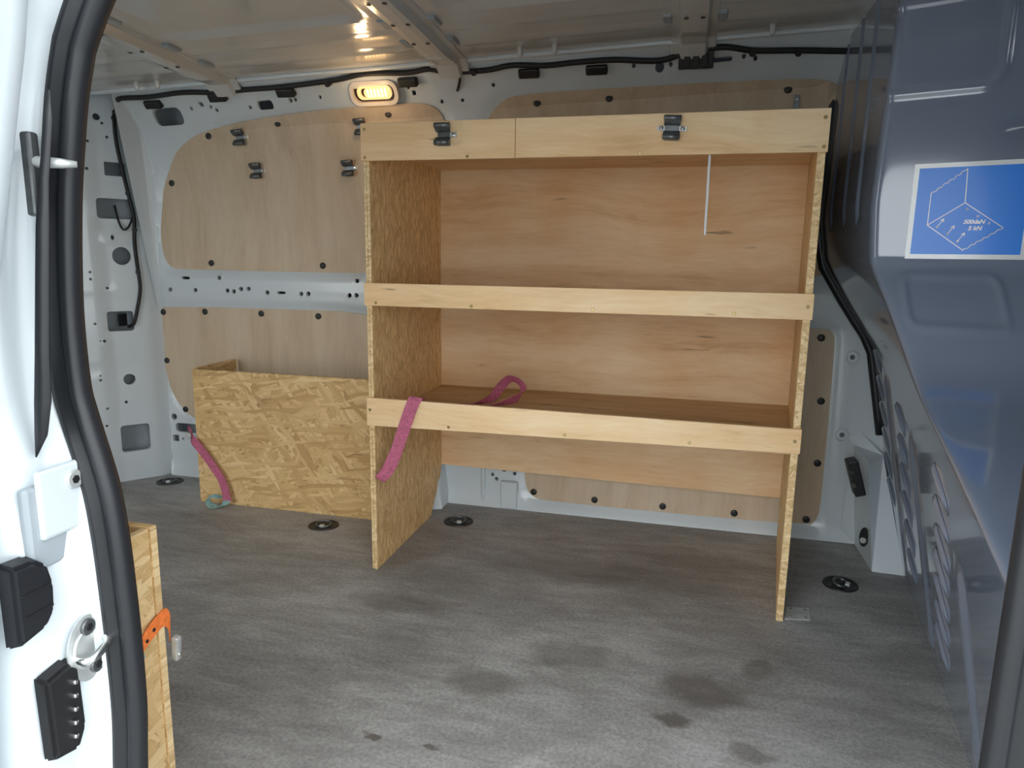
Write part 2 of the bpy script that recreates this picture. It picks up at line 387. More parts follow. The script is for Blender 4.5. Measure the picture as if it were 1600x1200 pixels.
def wall_p(x, v, off=0.0):
    return (x, interp(v, ZS, YS) + relief(x, v) - off, v + tilt(x, v))
def on_wall(x, z, off=0.0): return Vector(wall_p(x, z - tilt(x, z), off))
belt = [(-1.087, .736), (-.976, .737), (-.838, .738), (-.811, .736), (-.78, .746), (-.748, .747), (-.671, .735), (-.533, .734), (-.504, .735), (-.342, .734), (-.315, .735)]
top = [(-.878, 1.367), (-.80, 1.37), (-.783, 1.36), (-.653, 1.364), (-.476, 1.381), (-.385, 1.385), (-.271, 1.382), (-.074, 1.403), (.028, 1.362), (.097, 1.364), (.205, 1.399), (.634, 1.43), (.739, 1.431), (.939, 1.44), (.971, 1.435)]
holes = [circ(x, z, .0085, 10) for x, z in belt] + [circ(*vt(p), .006, 8) for p in top]
holes += [rrect(-1.015, .781, .034, .010, .004, 2), rrect(-.613, .736, .034, .010, .004, 2), rrect(-.87, .784, .014, .014, .002, 2), rrect(-.311, .785, .014, .014, .002, 2)]
holes += [rrect(*vt((-.593, 1.369)), .058, .026, .010, 3), rrect(*vt((-.835, 1.378)), .014, .012, .002, 2), rrect(*vt((-.494, 1.379)), .012, .012, .002, 2), rrect(*vt((-.06, 1.388)), .013, .013, .002, 2),
          circ(*vt((.708, 1.425)), .013, 14), rrect(*vt((.873, 1.435)), .07, .010, .004, 2), OVAL, SLOT]
holes += [circ(-1.12, .235, .013, 12), rrect(-1.118, .148, .028, .026, .003, 2), circ(-1.085, .147, .006, 8), rrect(-1.145, .075, .009, .034, .004, 2)]
holes += [circ(.19, .115, .007, 8), circ(.205, .10, .007, 8), circ(.27, .125, .007, 8), circ(.232, .14, .011, 10)]
holes += [circ(1.325, .59, .008, 10), circ(1.318, .345, .008, 10)]
wf = sheet('wall_far', -1.135, 1.44, 0, 1.45, .017, holes, wall_p, 'white', extra=[[(p[0], p[1]) for p in L] for L in PAN.values()])
tag(wf, 'white pressed steel side wall of the van with punched holes', None, kind='structure')
cav = mesh('cavity_shade_sheet', [(-1.15, .68, -.02), (1.46, .68, -.02), (1.46, .68, 1.2), (-1.15, .68, 1.2), (1.46, .60, 1.52), (-1.15, .60, 1.44)], [(0, 1, 2, 3), (3, 2, 4, 5)], 'shade_mastic', wf)  # shade behind the punched holes, painted as a grey sheet
for k, (x, z) in enumerate(((1.325, .59), (1.318, .345))):
    bm = bmesh.new(); add_tube(bm, [Vector((x + .019 * math.cos(a), .598, z + .019 * math.sin(a))) for a in [2 * math.pi * i / 20 for i in range(20)]], .0025, 6, True)
    from_bm('embossed_ring', bm, 'white', wf, True)
# lining panels
def lining(key, name, label, fast, zoff=.004):
    L = PAN[key]; e = empty(name, (sum(p[0] for p in L) / len(L), .59, min(p[1] for p in L)))
    o = Vector(e.location); bm = bmesh.new()
    # dense sheet following the wall curve
    pts = list(L); edges = [(i, (i + 1) % len(L)) for i in range(len(L))]
    x0, x1, v0, v1 = BBX[key]; st = .04
    for i in range(int((x1 - x0) / st)):
        for j in range(int((v1 - v0) / st)):
            q = (x0 + i * st, v0 + j * st)
            if sd(q, L) < -.012: pts.append(q)
    V, E, F, *_ = delaunay_2d_cdt([Vector(p) for p in pts], edges, [], 1, 1e-6)
    fr = [bm.verts.new(Vector((v[0], interp(v[1], ZS, YS) + .010 - .0075, v[1] + tilt(v[0], v[1]))) - o) for v in V]
    bk = [bm.verts.new(f.co + Vector((0, .006, 0))) for f in fr]
    for f in F:
        bm.faces.new([fr[i] for i in f]); bm.faces.new([bk[i] for i in reversed(f)])
    bnd = [ed for ed in bm.edges if len(ed.link_faces) == 1 and ed.verts[0] in set(fr)]
    idx = {v: i for i, v in enumerate(fr)}
    for ed in bnd:
        a, b = ed.verts; 
        if a in idx and b in idx: bm.faces.new((a, b, bk[idx[b]], bk[idx[a]]))
    from_bm('sheet', bm, 'plywall', e)
    base = None
    for x, z in fast:
        p = Vector((x, interp(z - tilt(x, z), ZS, YS) + .0025, z)) - o
        if base is None:
            base = disc('fastener', (0, 0, 0), (0, -1, 0), .0115, .004, 'black', e, 14, .0015); base.location = p
        else:
            c = base.copy(); COL.objects.link(c); c.parent = e; c.location = p
    tag(e, label, 'wall panel', 'plywood lining panels on the far wall'); return e
lining('UR', 'lining_panel', 'pale plywood lining panel above the belt rail, with four grey tool clips on it', [(-.859, 1.284), (-.576, 1.317), (-.165, 1.334), (-1.05, 1.127), (-.908, .838), (-.449, .836)])
lining('LR', 'lining_panel', 'pale plywood lining panel below the belt rail, partly behind the low OSB wheel arch box', [(-1.135, .648), (-.949, .655), (-.708, .656), (-.474, .654), (-1.135, .459), (-1.066, .268)])
lining('UF', 'lining_panel', 'plywood lining panel showing as a strip above the top of the shelving unit', [(.335, 1.35), (.559, 1.356), (1.071, 1.363)])
lining('LF', 'lining_panel', 'plywood lining panel behind the shelving unit, showing below its back and beside it', [(1.231, .646), (1.248, .448), (1.255, .248), (1.238, .058), (1.016, .056), (.785, .056), (.555, .056), (.34, .064)])

# ------------------------------------------------------------------ rear corner pillar and rear wall
A2 = Vector((-1.13, .60)); D2 = (Vector((-1.30, .395)) - A2).normalized(); N2 = Vector((-D2.y, D2.x))   # N2 points out of the van
if N2.x > 0: N2 = -N2
def rear_rel(s, z):
    d = 0
    d += .012 * (1 - sstep(.02, .05, s)) 
    d -= .006 * (sstep(.19, .20, s))
    for zz in (.70, .745, .44): d += .003 * (1 - sstep(.0, .006, abs(z - zz)))
    if .10 < s < .19: d -= .010 * (1 - sstep(.012, .022, abs(z - .925)))
    return d
def rear_p(s, z, off=0.0):
    s0 = s; q = A2 + D2 * s + N2 * (rear_rel(s, z) - off + .05 * sstep(1.25, 1.5, z) * 0)
    return (q.x, q.y, z)
rh = [circ(.172, 1.343, .012, 14), circ(.156, 1.323, .005, 8), circ(.144, 1.277, .005, 8), rrect(.126, 1.168, .07, .048, .004, 2), rrect(.137, 1.028, .12, .072, .012, 3), circ(.129, .859, .031, 20, .033), circ(.155, .925, .006, 8, .009),
      rrect(.15, .619, .088, .074, .010, 3), circ(.137, .397, .021, 16), rrect(.132, .167, .10, .105, .012, 3), circ(.184, .742, .005, 8), circ(.206, 1.257, .005, 8), circ(.216, 1.163, .006, 8), circ(.235, .80, .005, 8), circ(.235, .775, .005, 8),
      circ(.234, .613, .005, 8), circ(.209, .548, .006, 8), circ(.222, .549, .003, 6), circ(.232, .42, .004, 6), circ(.233, .403, .005, 8), circ(.154, .311, .006, 8), circ(.219, .294, .005, 8), circ(.226, .228, .005, 8)]
wr = sheet('wall_rear', 0, .275, 0, 1.46, .02, rh, rear_p, 'white', depth=.02, dvec=(N2.x, N2.y, 0))
tag(wr, 'white pressed steel rear corner pillar with large punched openings', None, kind='structure')
def P2d(s, n, z): q = A2 + D2 * s + N2 * n; return (q.x, q.y, z)
mesh('cavity_shade_sheet', [P2d(-.05, .07, 0), P2d(.30, .07, 0), P2d(.30, .07, 1.47), P2d(-.05, .07, 1.47)], [(0, 1, 2, 3)], 'shade_mastic', wr)  # grey sheet paints the shade behind the pillar openings
# rear doors (closed), behind the door frame from here
q = A2 + D2 * .275
for k, (y0, y1) in enumerate(((q.y, -.26), (-.26, -1.04))):
    d = empty('door_%d' % (k + 1), (-1.32, (y0 + y1) / 2, 0)); tag(d, None, None, kind='structure')
    bm = bmesh.new(); add_box(bm, (-.02, -abs(y1 - y0) / 2 + .002, 0), (.0, abs(y1 - y0) / 2 - .002, 1.47), .004); from_bm('door_panel', bm, 'white', d)
    bm = bmesh.new(); add_box(bm, (.0, -.25, .12), (.012, .25, .62), .01, 2); from_bm('door_lining', bm, 'plywall', d)
# cable down the pillar
cb = smooth_path([P2d(s, -.008, z) for s, z in [(.100, 1.395), (.114, 1.36), (.118, 1.332), (.116, 1.256), (.103, 1.157), (.089, 1.068), (.079, .999), (.084, .906), (.08, .812), (.077, .741), (.091, .669), (.108, .61)]] + [P2d(.12, .03, .595)], 5)
pc = empty('pillar_cable', P2d(.1, -.008, .6)); o0 = Vector(pc.location)
tube('conduit', [p - o0 for p in cb], .0065, 'cable', pc, 8)
lp = smooth_path([P2d(.083, -.008, 1.0), P2d(.10, -.012, .965), P2d(.118, -.012, .955), P2d(.130, -.005, .985), P2d(.135, .02, 1.04)], 5)
tube('branch_lead', [p - o0 for p in lp], .004, 'cable', pc, 6)
box('connector', Vector(P2d(.155, .005, .60)) - o0, Vector(P2d(.125, .03, .645)) - o0, 'black', pc, .002)
for s, z in ((.118, 1.345), (.092, 1.085), (.08, .955), (.0795, .80)):
    disc('cable_clip', Vector(P2d(s, .0, z)) - o0, (-N2.x, -N2.y, 0), .009, .014, 'black', pc, 8)
tag(pc, 'black taped cable running down the white rear corner pillar', 'cable')

# ------------------------------------------------------------------ ceiling
def ceil_z(x, y): return 1.452 + TILT * x + .020 * (1 - ((y + .28) / .72) ** 2)
BOWS = (-.70, .085, .80)
def ceil_p(x, y):
    d = 0
    # long pressed swages along the roof skin between the bows
    for x0, x1 in ((-1.25, -.80), (-.60, -.02), (.19, .70), (.90, 1.16)):
        for y0, y1, w in ((-.72, .08, .0), ):
            L = rrect((x0 + x1) / 2, (y0 + y1) / 2, x1 - x0, y1 - y0, .05)
            s_ = sd((x, y), L); d += .010 * (1 - sstep(-.012, .012, s_)) - .006 * (1 - sstep(.0, .014, abs(s_)))
        for yy in (.19, .30):
            if x0 - .03 < x < x1 + .03: d -= .007 * (1 - sstep(.003, .012, abs(y - yy)))
    return (x, y, ceil_z(x, y) + d)
NX, NY = 150, 90
cv = [ceil_p(-1.33 + 2.78 * i / NX, -1.08 + 1.515 * j / NY) for i in range(NX + 1) for j in range(NY + 1)]
cf = [(i * (NY + 1) + j, (i + 1) * (NY + 1) + j, (i + 1) * (NY + 1) + j + 1, i * (NY + 1) + j + 1) for i in range(NX) for j in range(NY)]
ceil = mesh('ceiling', cv, cf, 'roof', None, True); tag(ceil, 'bare grey steel roof skin with cross bows', None, kind='structure')
for bx in BOWS:
    bm = bmesh.new(); rows = []
    for j in range(41):
        y = -1.05 + 1.50 * j / 40; z = ceil_z(bx, y) + .004; drop = .030 - .012 * sstep(.30, .45, y)
        if y > .41: z -= .03 * (y - .41) / .04
        rows.append([bm.verts.new((bx + u, y, z - w * drop)) for u, w in ((-.062, 0), (-.058, .22), (-.040, .25), (-.032, 1), (-.014, 1.06), (.014, 1.06), (.032, 1), (.040, .25), (.058, .22), (.062, 0))])
    for a, b in zip(rows, rows[1:]):
        for k in range(9): bm.faces.new((a[k], a[k + 1], b[k + 1], b[k]))
    rb = from_bm('roof_bow', bm, 'roof', ceil)
    for y in (-.5, -.36, -.22, -.08, .06, .20):
        for s in (-.02, .02): disc('bow_hole', (bx + s, y, ceil_z(bx, y) + .004 - .0325), (0, 0, -1), .006, .0012, 'black', rb, 10)
    # mastic pads between bow and skin
for bx in BOWS:
    for s in (-1, 1):
        for y in (-.35, -.1, .12, .27):
            box('mastic_pad', (bx + s * .068 - .012, y - .03, ceil_z(bx, y) - .006), (bx + s * .068 + .012, y + .03, ceil_z(bx, y) + .012), 'shade_mastic', ceil, .003)
for x in (-.98, -.90, .32, .42, 1.0):
    disc('roof_stud', (x, .375, ceil_z(x, .375)), (0, 0, -1), .008, .022, 'roof', ceil, 10, .003)
# cant rail lip between roof and wall
tube('roof_lip', [(x, .428, 1.449 + TILT * x) for x in [-1.25 + .1 * k for k in range(27)]], .008, 'white', ceil, 8)

# ------------------------------------------------------------------ floor
FL = box('floor', (-1.34, -1.075, -.016), (1.52, .60, 0), 'floor', None, .001); tag(FL, 'worn dark grey anti-slip plywood load floor', None, kind='structure')
gp = box('ground', (-9, -12, -.62), (9, 3, -.60), 'ground', None, .01); tag(gp, 'unseen asphalt outside the van, added for bounced light', None, kind='structure')  # unseen ground, added to bounce daylight up to the ceiling

# ------------------------------------------------------------------ bulkhead (front wall of the load bay)
ZR = [0, .15, .30, .45, .54, .63, .75, .87, 1.0, 1.45]
AX = [1.413, 1.383, 1.353, 1.323, 1.305, 1.287, 1.24, 1.20, 1.19, 1.205]; AK = [.144, .144, .144, .144, .144, .144, .08, .02, 0, 0]
ZC = [.30, .45, .51, .573, .63, .68, .75, .82, .87, 1.0, 1.5]; YC = [-1.06, -1.04, -.83, -.59, -.285, -.21, -.15, -.085, -.03, -.03, -.03]
LOUV = []
def bulk_row(z):
    a = interp(z, ZR, AX); k = interp(z, ZR, AK); yc = interp(z, ZC, YC)
    far = Vector((a + k * .585, .585)); cr = Vector((a + k * yc, yc)); pts = []
    n1, n2, n3 = 170, 80, 24
    for i in range(n1): pts.append(far.lerp(cr, i / n1))
    e = Vector((.947, -.32)).normalized(); L = max(0.02, min(.36, (yc + 1.04) / .32 * .9))
    p2 = cr + e * L
    for i in range(n2): pts.append(cr + e * L * i / n2)
    near = Vector((p2.x + .0, -1.06))
    for i in range(n3 + 1): pts.append(p2.lerp(near, i / n3))
    return pts
NZ = 230; rows = []
for j in range(NZ + 1):
    z = 1.47 * j / NZ; rows.append([Vector((p.x, p.y, z)) for p in bulk_row(z)])
nc = len(rows[0])
G = np.array([[tuple(p) for p in r] for r in rows]); XY = G[:, :, :2].copy()
for it in range(26):      # round the folds
    q = XY.copy()
    q[1:-1, 1:-1] = (XY[1:-1, :-2] + XY[1:-1, 2:] + XY[:-2, 1:-1] + XY[2:, 1:-1]) / 4
    q[0, 1:-1] = (XY[0, :-2] + XY[0, 2:]) / 2; q[-1, 1:-1] = (XY[-1, :-2] + XY[-1, 2:]) / 2
    XY = .35 * XY + .65 * q
rows = [[Vector((XY[j, i, 0], XY[j, i, 1], G[j, i, 2])) for i in range(nc)] for j in range(NZ + 1)]
E1 = rrect(.02, 1.30, .22, .17, .03); E2 = rrect(.075, .80, .165, .10, .02)
def groove(p, n):
    d = 0; z = p.z; s = (p.x - 1.259) / .947
    if p.y < .0 and p.x > 1.2 and z > .70 and p.y > -.3:
        for E_ in (E1, E2): d -= .004 * (1 - sstep(.0, .012, abs(sd((s, z), E_))))
        d += .012 * (1 - sstep(.0, 1.0, math.hypot((s - .20) / .09, (z - 1.14) / .05)))
        d += .014 * (1 - sstep(.0, 1.0, math.hypot((s - .235) / .10, (z - .66) / .06)))
    elif p.y > 0 and z > .9:      # upright grooves on the bulge
        for yy in (.12, .26, .42): d += .008 * (1 - sstep(.004, .018, abs(p.y - yy - .12 * (z - 1.1)))) * sstep(.95, 1.0, z)
    if z < .72:                   # upright swages low down
        for yy, w in ((.27, .026), (-.10, .030), (-.52, .034)):
            top_ = interp(yy, [-.6, -.3, .5], [.40, .50, .66])
            d -= .007 * (1 - sstep(w * .25, w * 1.25, abs(p.y - yy))) * (1 - sstep(top_ - .05, top_, z)) * sstep(.02, .06, z)
    return d
bv = []
for j in range(NZ + 1):
    for i in range(nc):
        p = rows[j][i]; t1 = rows[j][min(i + 1, nc - 1)] - rows[j][max(i - 1, 0)]; t2 = rows[min(j + 1, NZ)][i] - rows[max(j - 1, 0)][i]
        n = t1.cross(t2); n.normalize()
        if n.x > 0 and abs(n.x) > abs(n.y) or (abs(n.y) >= abs(n.x) and n.y > 0): n = -n
        bv.append(p - n * groove(p, n))
bf = [(j * nc + i, j * nc + i + 1, (j + 1) * nc + i + 1, (j + 1) * nc + i) for j in range(NZ) for i in range(nc - 1)]
bulk = mesh('wall_front', bv, bf, 'bulk', None, True)
tag(bulk, 'glossy blue grey bulkhead bulging into the load bay, with louvred lower part', None, kind='structure')
def on_bulk(y, z):
    j = max(0, min(NZ, round(z / 1.47 * NZ))); best = min(range(170), key=lambda i: abs(rows[j][i].y - y)); return rows[j][best].copy()
# louvres: pressed scoops
base_l = None
for (ya, yb, za, zb, n) in ((.44, .46, .60, .22, 6), (.05, .13, .52, .13, 6), (-.42, -.25, .50, .12, 7)):
    for k in range(n):
        t = k / (n - 1); y = ya + (yb - ya) * t; z = za + (zb - za) * t; c = on_bulk(y, z)
        if base_l is None:
            bm = bmesh.new(); R_ = []
            for i in range(11):
                u = -1 + 2 * i / 10; hw = .017 * min(1, 3.2 * (1 - abs(u)) + .05) ** .5
                R_.append([bm.verts.new((-.0075 * min(1, 3 * (1 - abs(u))) * (q_ / 6) ** .7 * (1 if q_ < 6 else 0) - .0005, u * .055, (q_ / 6 - .5) * 2 * hw + u * .026)) for q_ in range(7)])
            for a, b in zip(R_, R_[1:]):
                for q_ in range(6): bm.faces.new((a[q_], a[q_ + 1], b[q_ + 1], b[q_]))
            base_l = from_bm('louvre', bm, 'bulk', bulk, True); ob = base_l
        else:
            ob = base_l.copy(); COL.objects.link(ob); ob.parent = bulk
        ob.location = c; ob.rotation_euler = (0, math.radians(-11), math.radians(-8))
# white pillar gusset between wall and bulkhead foot
gs = mesh('pillar_gusset', [(1.382, .579, 0), (1.384, .377, 0), (1.468, .372, 0), (1.375, .50, .29), (1.352, .585, .32), (1.37, .60, .36), (1.43, .56, .30), (1.50, .5, .0), (1.335, .60, .34), (1.34, .60, .0)],
          [(0, 1, 3, 4), (1, 2, 6, 3), (4, 3, 6, 5), (2, 7, 6), (8, 4, 5), (9, 0, 4, 8)], 'white', None)
tag(gs, None, None, kind='structure'); gs.name = 'trim_1'
gs['label'] = 'white steel gusset at the foot of the bulkhead'
hb = empty('bulkhead_bracket', (1.356, .49, .205)); hb.rotation_euler = (0, -.3, 0); 
bm = bmesh.new(); add_box(bm, (-.018, -.03, -.01), (.012, .02, .10), .004, 2); from_bm('plate', bm, 'black', hb)
disc('bolt', (-.012, -.028, .03), (-.5, -.8, 0), .009, .010, 'clipgrey', hb, 6); disc('bolt', (-.010, -.028, .07), (-.5, -.8, 0), .009, .010, 'clipgrey', hb, 6)
tag(hb, 'small black bolted bracket where the bulkhead meets the white pillar', 'bracket')
gr = empty('cable_grommet', (1.373, .448, .075)); nrm = Vector((-.62, -.75, .2)).normalized()
bm = bmesh.new(); add_disc(bm, (0, 0, 0), nrm, .024, .004, 20); 
bmesh.ops.scale(bm, vec=(.6, .6, 1.25), verts=bm.verts); from_bm('grommet_rim', bm, 'rubber', gr); disc('plug', nrm * .004 + Vector((0, 0, -.01)), nrm, .009, .005, 'steel', gr, 10)
tag(gr, 'oval black grommet in the white gusset by the floor', 'grommet')

# ------------------------------------------------------------------ sticker on the bulkhead
st = empty('load_sticker', (1.259, -.05, .8836)); e_ = Vector((.947, -.32, 0)).normalized(); nS = Vector((-.32, -.947, 0)).normalized(); uz = Vector((0, 0, 1))
def SP(s, z, h=.0): return e_ * (s * 1.0) + uz * (z - .8836) + nS * (.004 + h)
def quad_slab(name, pts, h0, h1, mat, parent):
    bm = bmesh.new(); a = [bm.verts.new(SP(s, z, h0)) for s, z in pts]; b = [bm.verts.new(SP(s, z, h1)) for s, z in pts]; n = len(pts)
    bm.faces.new(a); bm.faces.new(b[::-1])
    for i in range(n): bm.faces.new((a[i], a[(i + 1) % n], b[(i + 1) % n], b[i]))
    return from_bm(name, bm, mat, parent)
quad_slab('backing', [(0, .8836), (.205, .8836), (.205, 1.0736), (0, 1.0736)], -.002, .0004, 'stwhite', st)
quad_slab('blue_field', [(.009, .893), (.196, .893), (.196, 1.0645), (.009, 1.0645)], .0004, .0007, 'blue', st)
def stroke(pts, w=.0011, name='line'):
    w *= 1.35
    bm = bmesh.new()
    for (s0, z0), (s1, z1) in zip(pts, pts[1:]):
        d = Vector((s1 - s0, z1 - z0)); L = d.length; d.normalize(); n = Vector((-d.y, d.x)) * w * .5; d *= w * .4
        q = [(s0 - d.x + n.x, z0 - d.y + n.y), (s1 + d.x + n.x, z1 + d.y + n.y), (s1 + d.x - n.x, z1 + d.y - n.y), (s0 - d.x - n.x, z0 - d.y - n.y)]
        bm.faces.new([bm.verts.new(SP(a, b, .001)) for a, b in q])
    return from_bm(name, bm, 'stwhite', st)
def wavy(a, b, n=26, amp=.0012):
    a = Vector(a); b = Vector(b); d = (b - a).normalized(); nn = Vector((-d.y, d.x))
    return [tuple(a.lerp(b, i / n) + nn * amp * math.sin(i * 1.45 + .5 * math.sin(i))) for i in range(n + 1)]
stroke([(.034, .951), (.0342, 1.014)]); stroke(wavy((.0342, 1.014), (.0917, 1.06))); stroke([(.0919, 1.06), (.0947, .9944)])
stroke([(.0947, .9944), (.1627, .9449)]); stroke(wavy((.1627, .9449), (.1007, .9013))); stroke([(.1007, .9013), (.034, .9514), (.0947, .9944)])
for s, z in ((.0994, .9818), (.1192, .9677), (.1387, .9538)): stroke([(s + .0018 * math.cos(a), z + .0018 * math.sin(a)) for a in [k * math.pi / 5 for k in range(11)]], .0009, 'lashing_dot')
for (a, b) in (((.0514, .9473), (.0619, .9637)), ((.0708, .9331), (.0812, .9495)), ((.09, .9191), (.1002, .9355))):
    d = (Vector(b) - Vector(a)).normalized(); n = Vector((-d.y, d.x)); b_ = Vector(b)
    stroke([a, b], .001, 'arrow'); stroke([tuple(b_ - d * .005 + n * .003), b, tuple(b_ - d * .005 - n * .003)], .001, 'arrow_head')
    stroke([(a[0] + .0013 * math.cos(t), a[1] + .0013 * math.sin(t)) for t in [k * math.pi / 4 for k in range(9)]], .0012, 'arrow_foot')
def lettering(txt, s, z, size):
    cu = bpy.data.curves.new('t', 'FONT'); cu.body = txt; cu.size = size; cu.align_x = 'CENTER'; cu.align_y = 'CENTER'; cu.shear = .25; cu.offset = size * .03
    to = bpy.data.objects.new('t', cu); COL.objects.link(to); dg = bpy.context.evaluated_depsgraph_get(); dg.update()
    me = bpy.data.meshes.new_from_object(to.evaluated_get(dg)); bpy.data.objects.remove(to)
    for v in me.vertices: v.co = SP(s + v.co.x, z + v.co.y, .0011)
    return link('lettering', me, 'stwhite', st)
lettering('500daN', .1135, .9568, .0112); lettering('5 kN', .1160, .9440, .0112)
tag(st, 'blue and white load rating sticker with a floor diagram on the bulkhead', 'sticker')

# ------------------------------------------------------------------ near side: body round the door opening, seal, jamb parts
SL = [(.205, 1.074), (.191, 1.029), (.181, .982), (.172, .933), (.164, .867), (.159, .797), (.160, .726), (.167, .69), (.186, .617), (.193, .56), (.196, .502), (.198, .421), (.197, .337), (.19, .248), (.185, .12), (.19, .04), (.23, -.01), (.30, -.03)]
loop = SL + [(.6, -.032), (1.0, -.03), (1.07, -.01), (1.10, .05), (1.102, .3), (1.102, .6), (1.10, .9), (1.095, 1.08), (1.06, 1.18), (.98, 1.23), (.85, 1.245), (.6, 1.245), (.42, 1.235), (.33, 1.205), (.265, 1.16), (.23, 1.117)]
path = smooth_path([(x, 0, z) for x, z in loop + [loop[0]]], 5)[:-1]
cen = Vector((.64, 0, .6)); nor = []
for i in range(len(path)):
    t = path[(i + 1) % len(path)] - path[i - 1]; n = Vector((t.z, 0, -t.x)).normalized()
    if n.dot(path[i] - cen) < 0: n = -n
    nor.append(n)
for _ in range(6): nor = [(nor[i - 1] + nor[i] * 2 + nor[(i + 1) % len(nor)]).normalized() for i in range(len(nor))]
def depth(z): return interp(z, [0, .3, .6, .8, 1.1, 1.3], [.11, .115, .10, .075, .04, .04])
sections = [(.95, 'in', -1.035), (.10, 'in', -1.035), (.012, 'in', -1.05), (-.004, 'in', -1.06), (.004, 'f', .12), (.022, 'f', .3), (.030, 'f', .55), (.034, 'f', .85), (.045, 'f', 1.0), (.075, 'f', 1.08), (.30, 'f', 1.1), (.95, 'f', 1.1)]
wv = []; 
for off, kd, y in sections:
    for p, n in zip(path, nor):
        big = (p - cen).normalized(); nn = n.lerp(big, sstep(.08, .3, off)).normalized(); q = p + nn * off
        yy = y if kd == 'in' else -1.06 - y * depth(p.z)
        zz = max(-.40, min(1.50, q.z)); wv.append((q.x, yy, zz))
np_ = len(path); wfc = [(k * np_ + i, k * np_ + (i + 1) % np_, (k + 1) * np_ + (i + 1) % np_, (k + 1) * np_ + i) for k in range(len(sections) - 1) for i in range(np_)]
wn = mesh('wall_near', wv, wfc, 'white', None, True); tag(wn, 'white painted body side around the open sliding door', None, kind='structure')
prof = [(.017 * math.cos(a) * (1.0 if math.cos(a) > 0 else .9), .014 * math.sin(a) + (.004 if math.cos(a) > .3 else 0)) for a in [2 * math.pi * k / 14 for k in range(14)]]
ws = empty('door_seal', (.64, -1.062, -.03)); o0 = Vector(ws.location)
bm = bmesh.new(); ring = []
for p, n in zip(path, nor):
    c = Vector((p.x, -1.064, p.z)) - o0; yv = Vector((0, -1, 0))
    ring.append([bm.verts.new(c + n * (u * 1.0) + yv * w) for u, w in [(-.019, .002), (-.017, .012), (-.010, .018), (-.004, .013), (.001, .012), (.006, .019), (.013, .019), (.018, .010), (.018, -.004), (-.016, -.006)]])
for i in range(np_):
    a = ring[i]; b = ring[(i + 1) % np_]
    for k in range(10): bm.faces.new((a[k], a[(k + 1) % 10], b[(k + 1) % 10], b[k]))
from_bm('weatherstrip', bm, 'rubber', ws, True)
tag(ws, 'black rubber weatherstrip running round the door opening', 'door seal')

# sliding door, slid open along the outside
DZ = [-.30, .317, .508, .579, .647, .745, .867, .951, 1.081, 1.50]; DX = [.150, .160, .172, .170, .163, .165, .182, .194, .210, .225]; DY = [-1.19, -1.19, -1.185, -1.18, -1.165, -1.15, -1.138, -1.128, -1.11, -1.07]
sdoor = empty('sliding_door', (-.3, -1.24, -.30)); o0 = Vector(sdoor.location); bm = bmesh.new(); R_ = []
for k in range(46):
    z = -.30 + 1.80 * k / 45; x = interp(z, DZ, DX); y = interp(z, DZ, DY)
    R_.append([bm.verts.new(Vector((x + a, y + b, z)) - o0) for a, b in ((-1.05, .0), (-.10, .0), (-.035, .0), (-.012, -.003), (-.002, -.012), (.0, -.03), (-.004, -.055), (.006, -.07), (.006, -.10), (-.004, -.118), (-.03, -.128), (-1.05, -.135))])
for a, b in zip(R_, R_[1:]):
    for k in range(11): bm.faces.new((a[k], a[k + 1], b[k + 1], b[k]))
    bm.faces.new((a[11], a[0], b[0], b[11]))
from_bm('door_shell', bm, 'white', sdoor, True)
sl = [((.220, 1.021), (.223, 1.019)), ((.212, .992), (.222, .992)), ((.199, .939), (.211, .939)), ((.190, .897), (.206, .897)), ((.181, .835), (.198, .835)), ((.172, .77), (.190, .771)), ((.164, .716), (.186, .718)), ((.160, .682), (.177, .683)), ((.158, .658), (.160, .658))]
bm = bmesh.new(); prev = None; rws = []
for (a, b) in sl:
    rws.append([bm.verts.new(Vector(q) - o0) for q in ((a[0], -1.12, a[1]), (b[0], -1.12, b[1]), (b[0] - .012, -1.108, b[1]), (a[0] - .010, -1.110, a[1]))])
for a, b in zip(rws, rws[1:]):
    for k in range(4): bm.faces.new((a[k], a[(k + 1) % 4], b[(k + 1) % 4], b[k]))
bm.faces.new(rws[0]); bm.faces.new(rws[-1]); from_bm('edge_seal', bm, 'rubber', sdoor, True)
# latch on the door edge
lt = box('latch', Vector((.178, -1.118, .905)) - o0, Vector((.190, -1.106, .985)) - o0, 'clipgrey', sdoor, .003, 2)
bm = bmesh.new(); add_tube(bm, [Vector((.186, -1.112, .957)) - o0, Vector((.204, -1.098, .957)) - o0, Vector((.214, -1.088, .957)) - o0], [.006, .005, .003], 12); from_bm('guide_pin', bm, 'steel', sdoor, True)
tag(sdoor, 'white sliding door standing open along the outside of the van', 'door')

JX = .168
def jx(z, y=-1.10):
    px_ = min(path, key=lambda q: abs(q.z - z) + (9 if q.x > .5 else 0)).x; f_ = (-1.06 - y) / depth(z)
    return px_ - interp(f_, [.12, .3, .55, .85], [.004, .022, .030, .034]) + .001
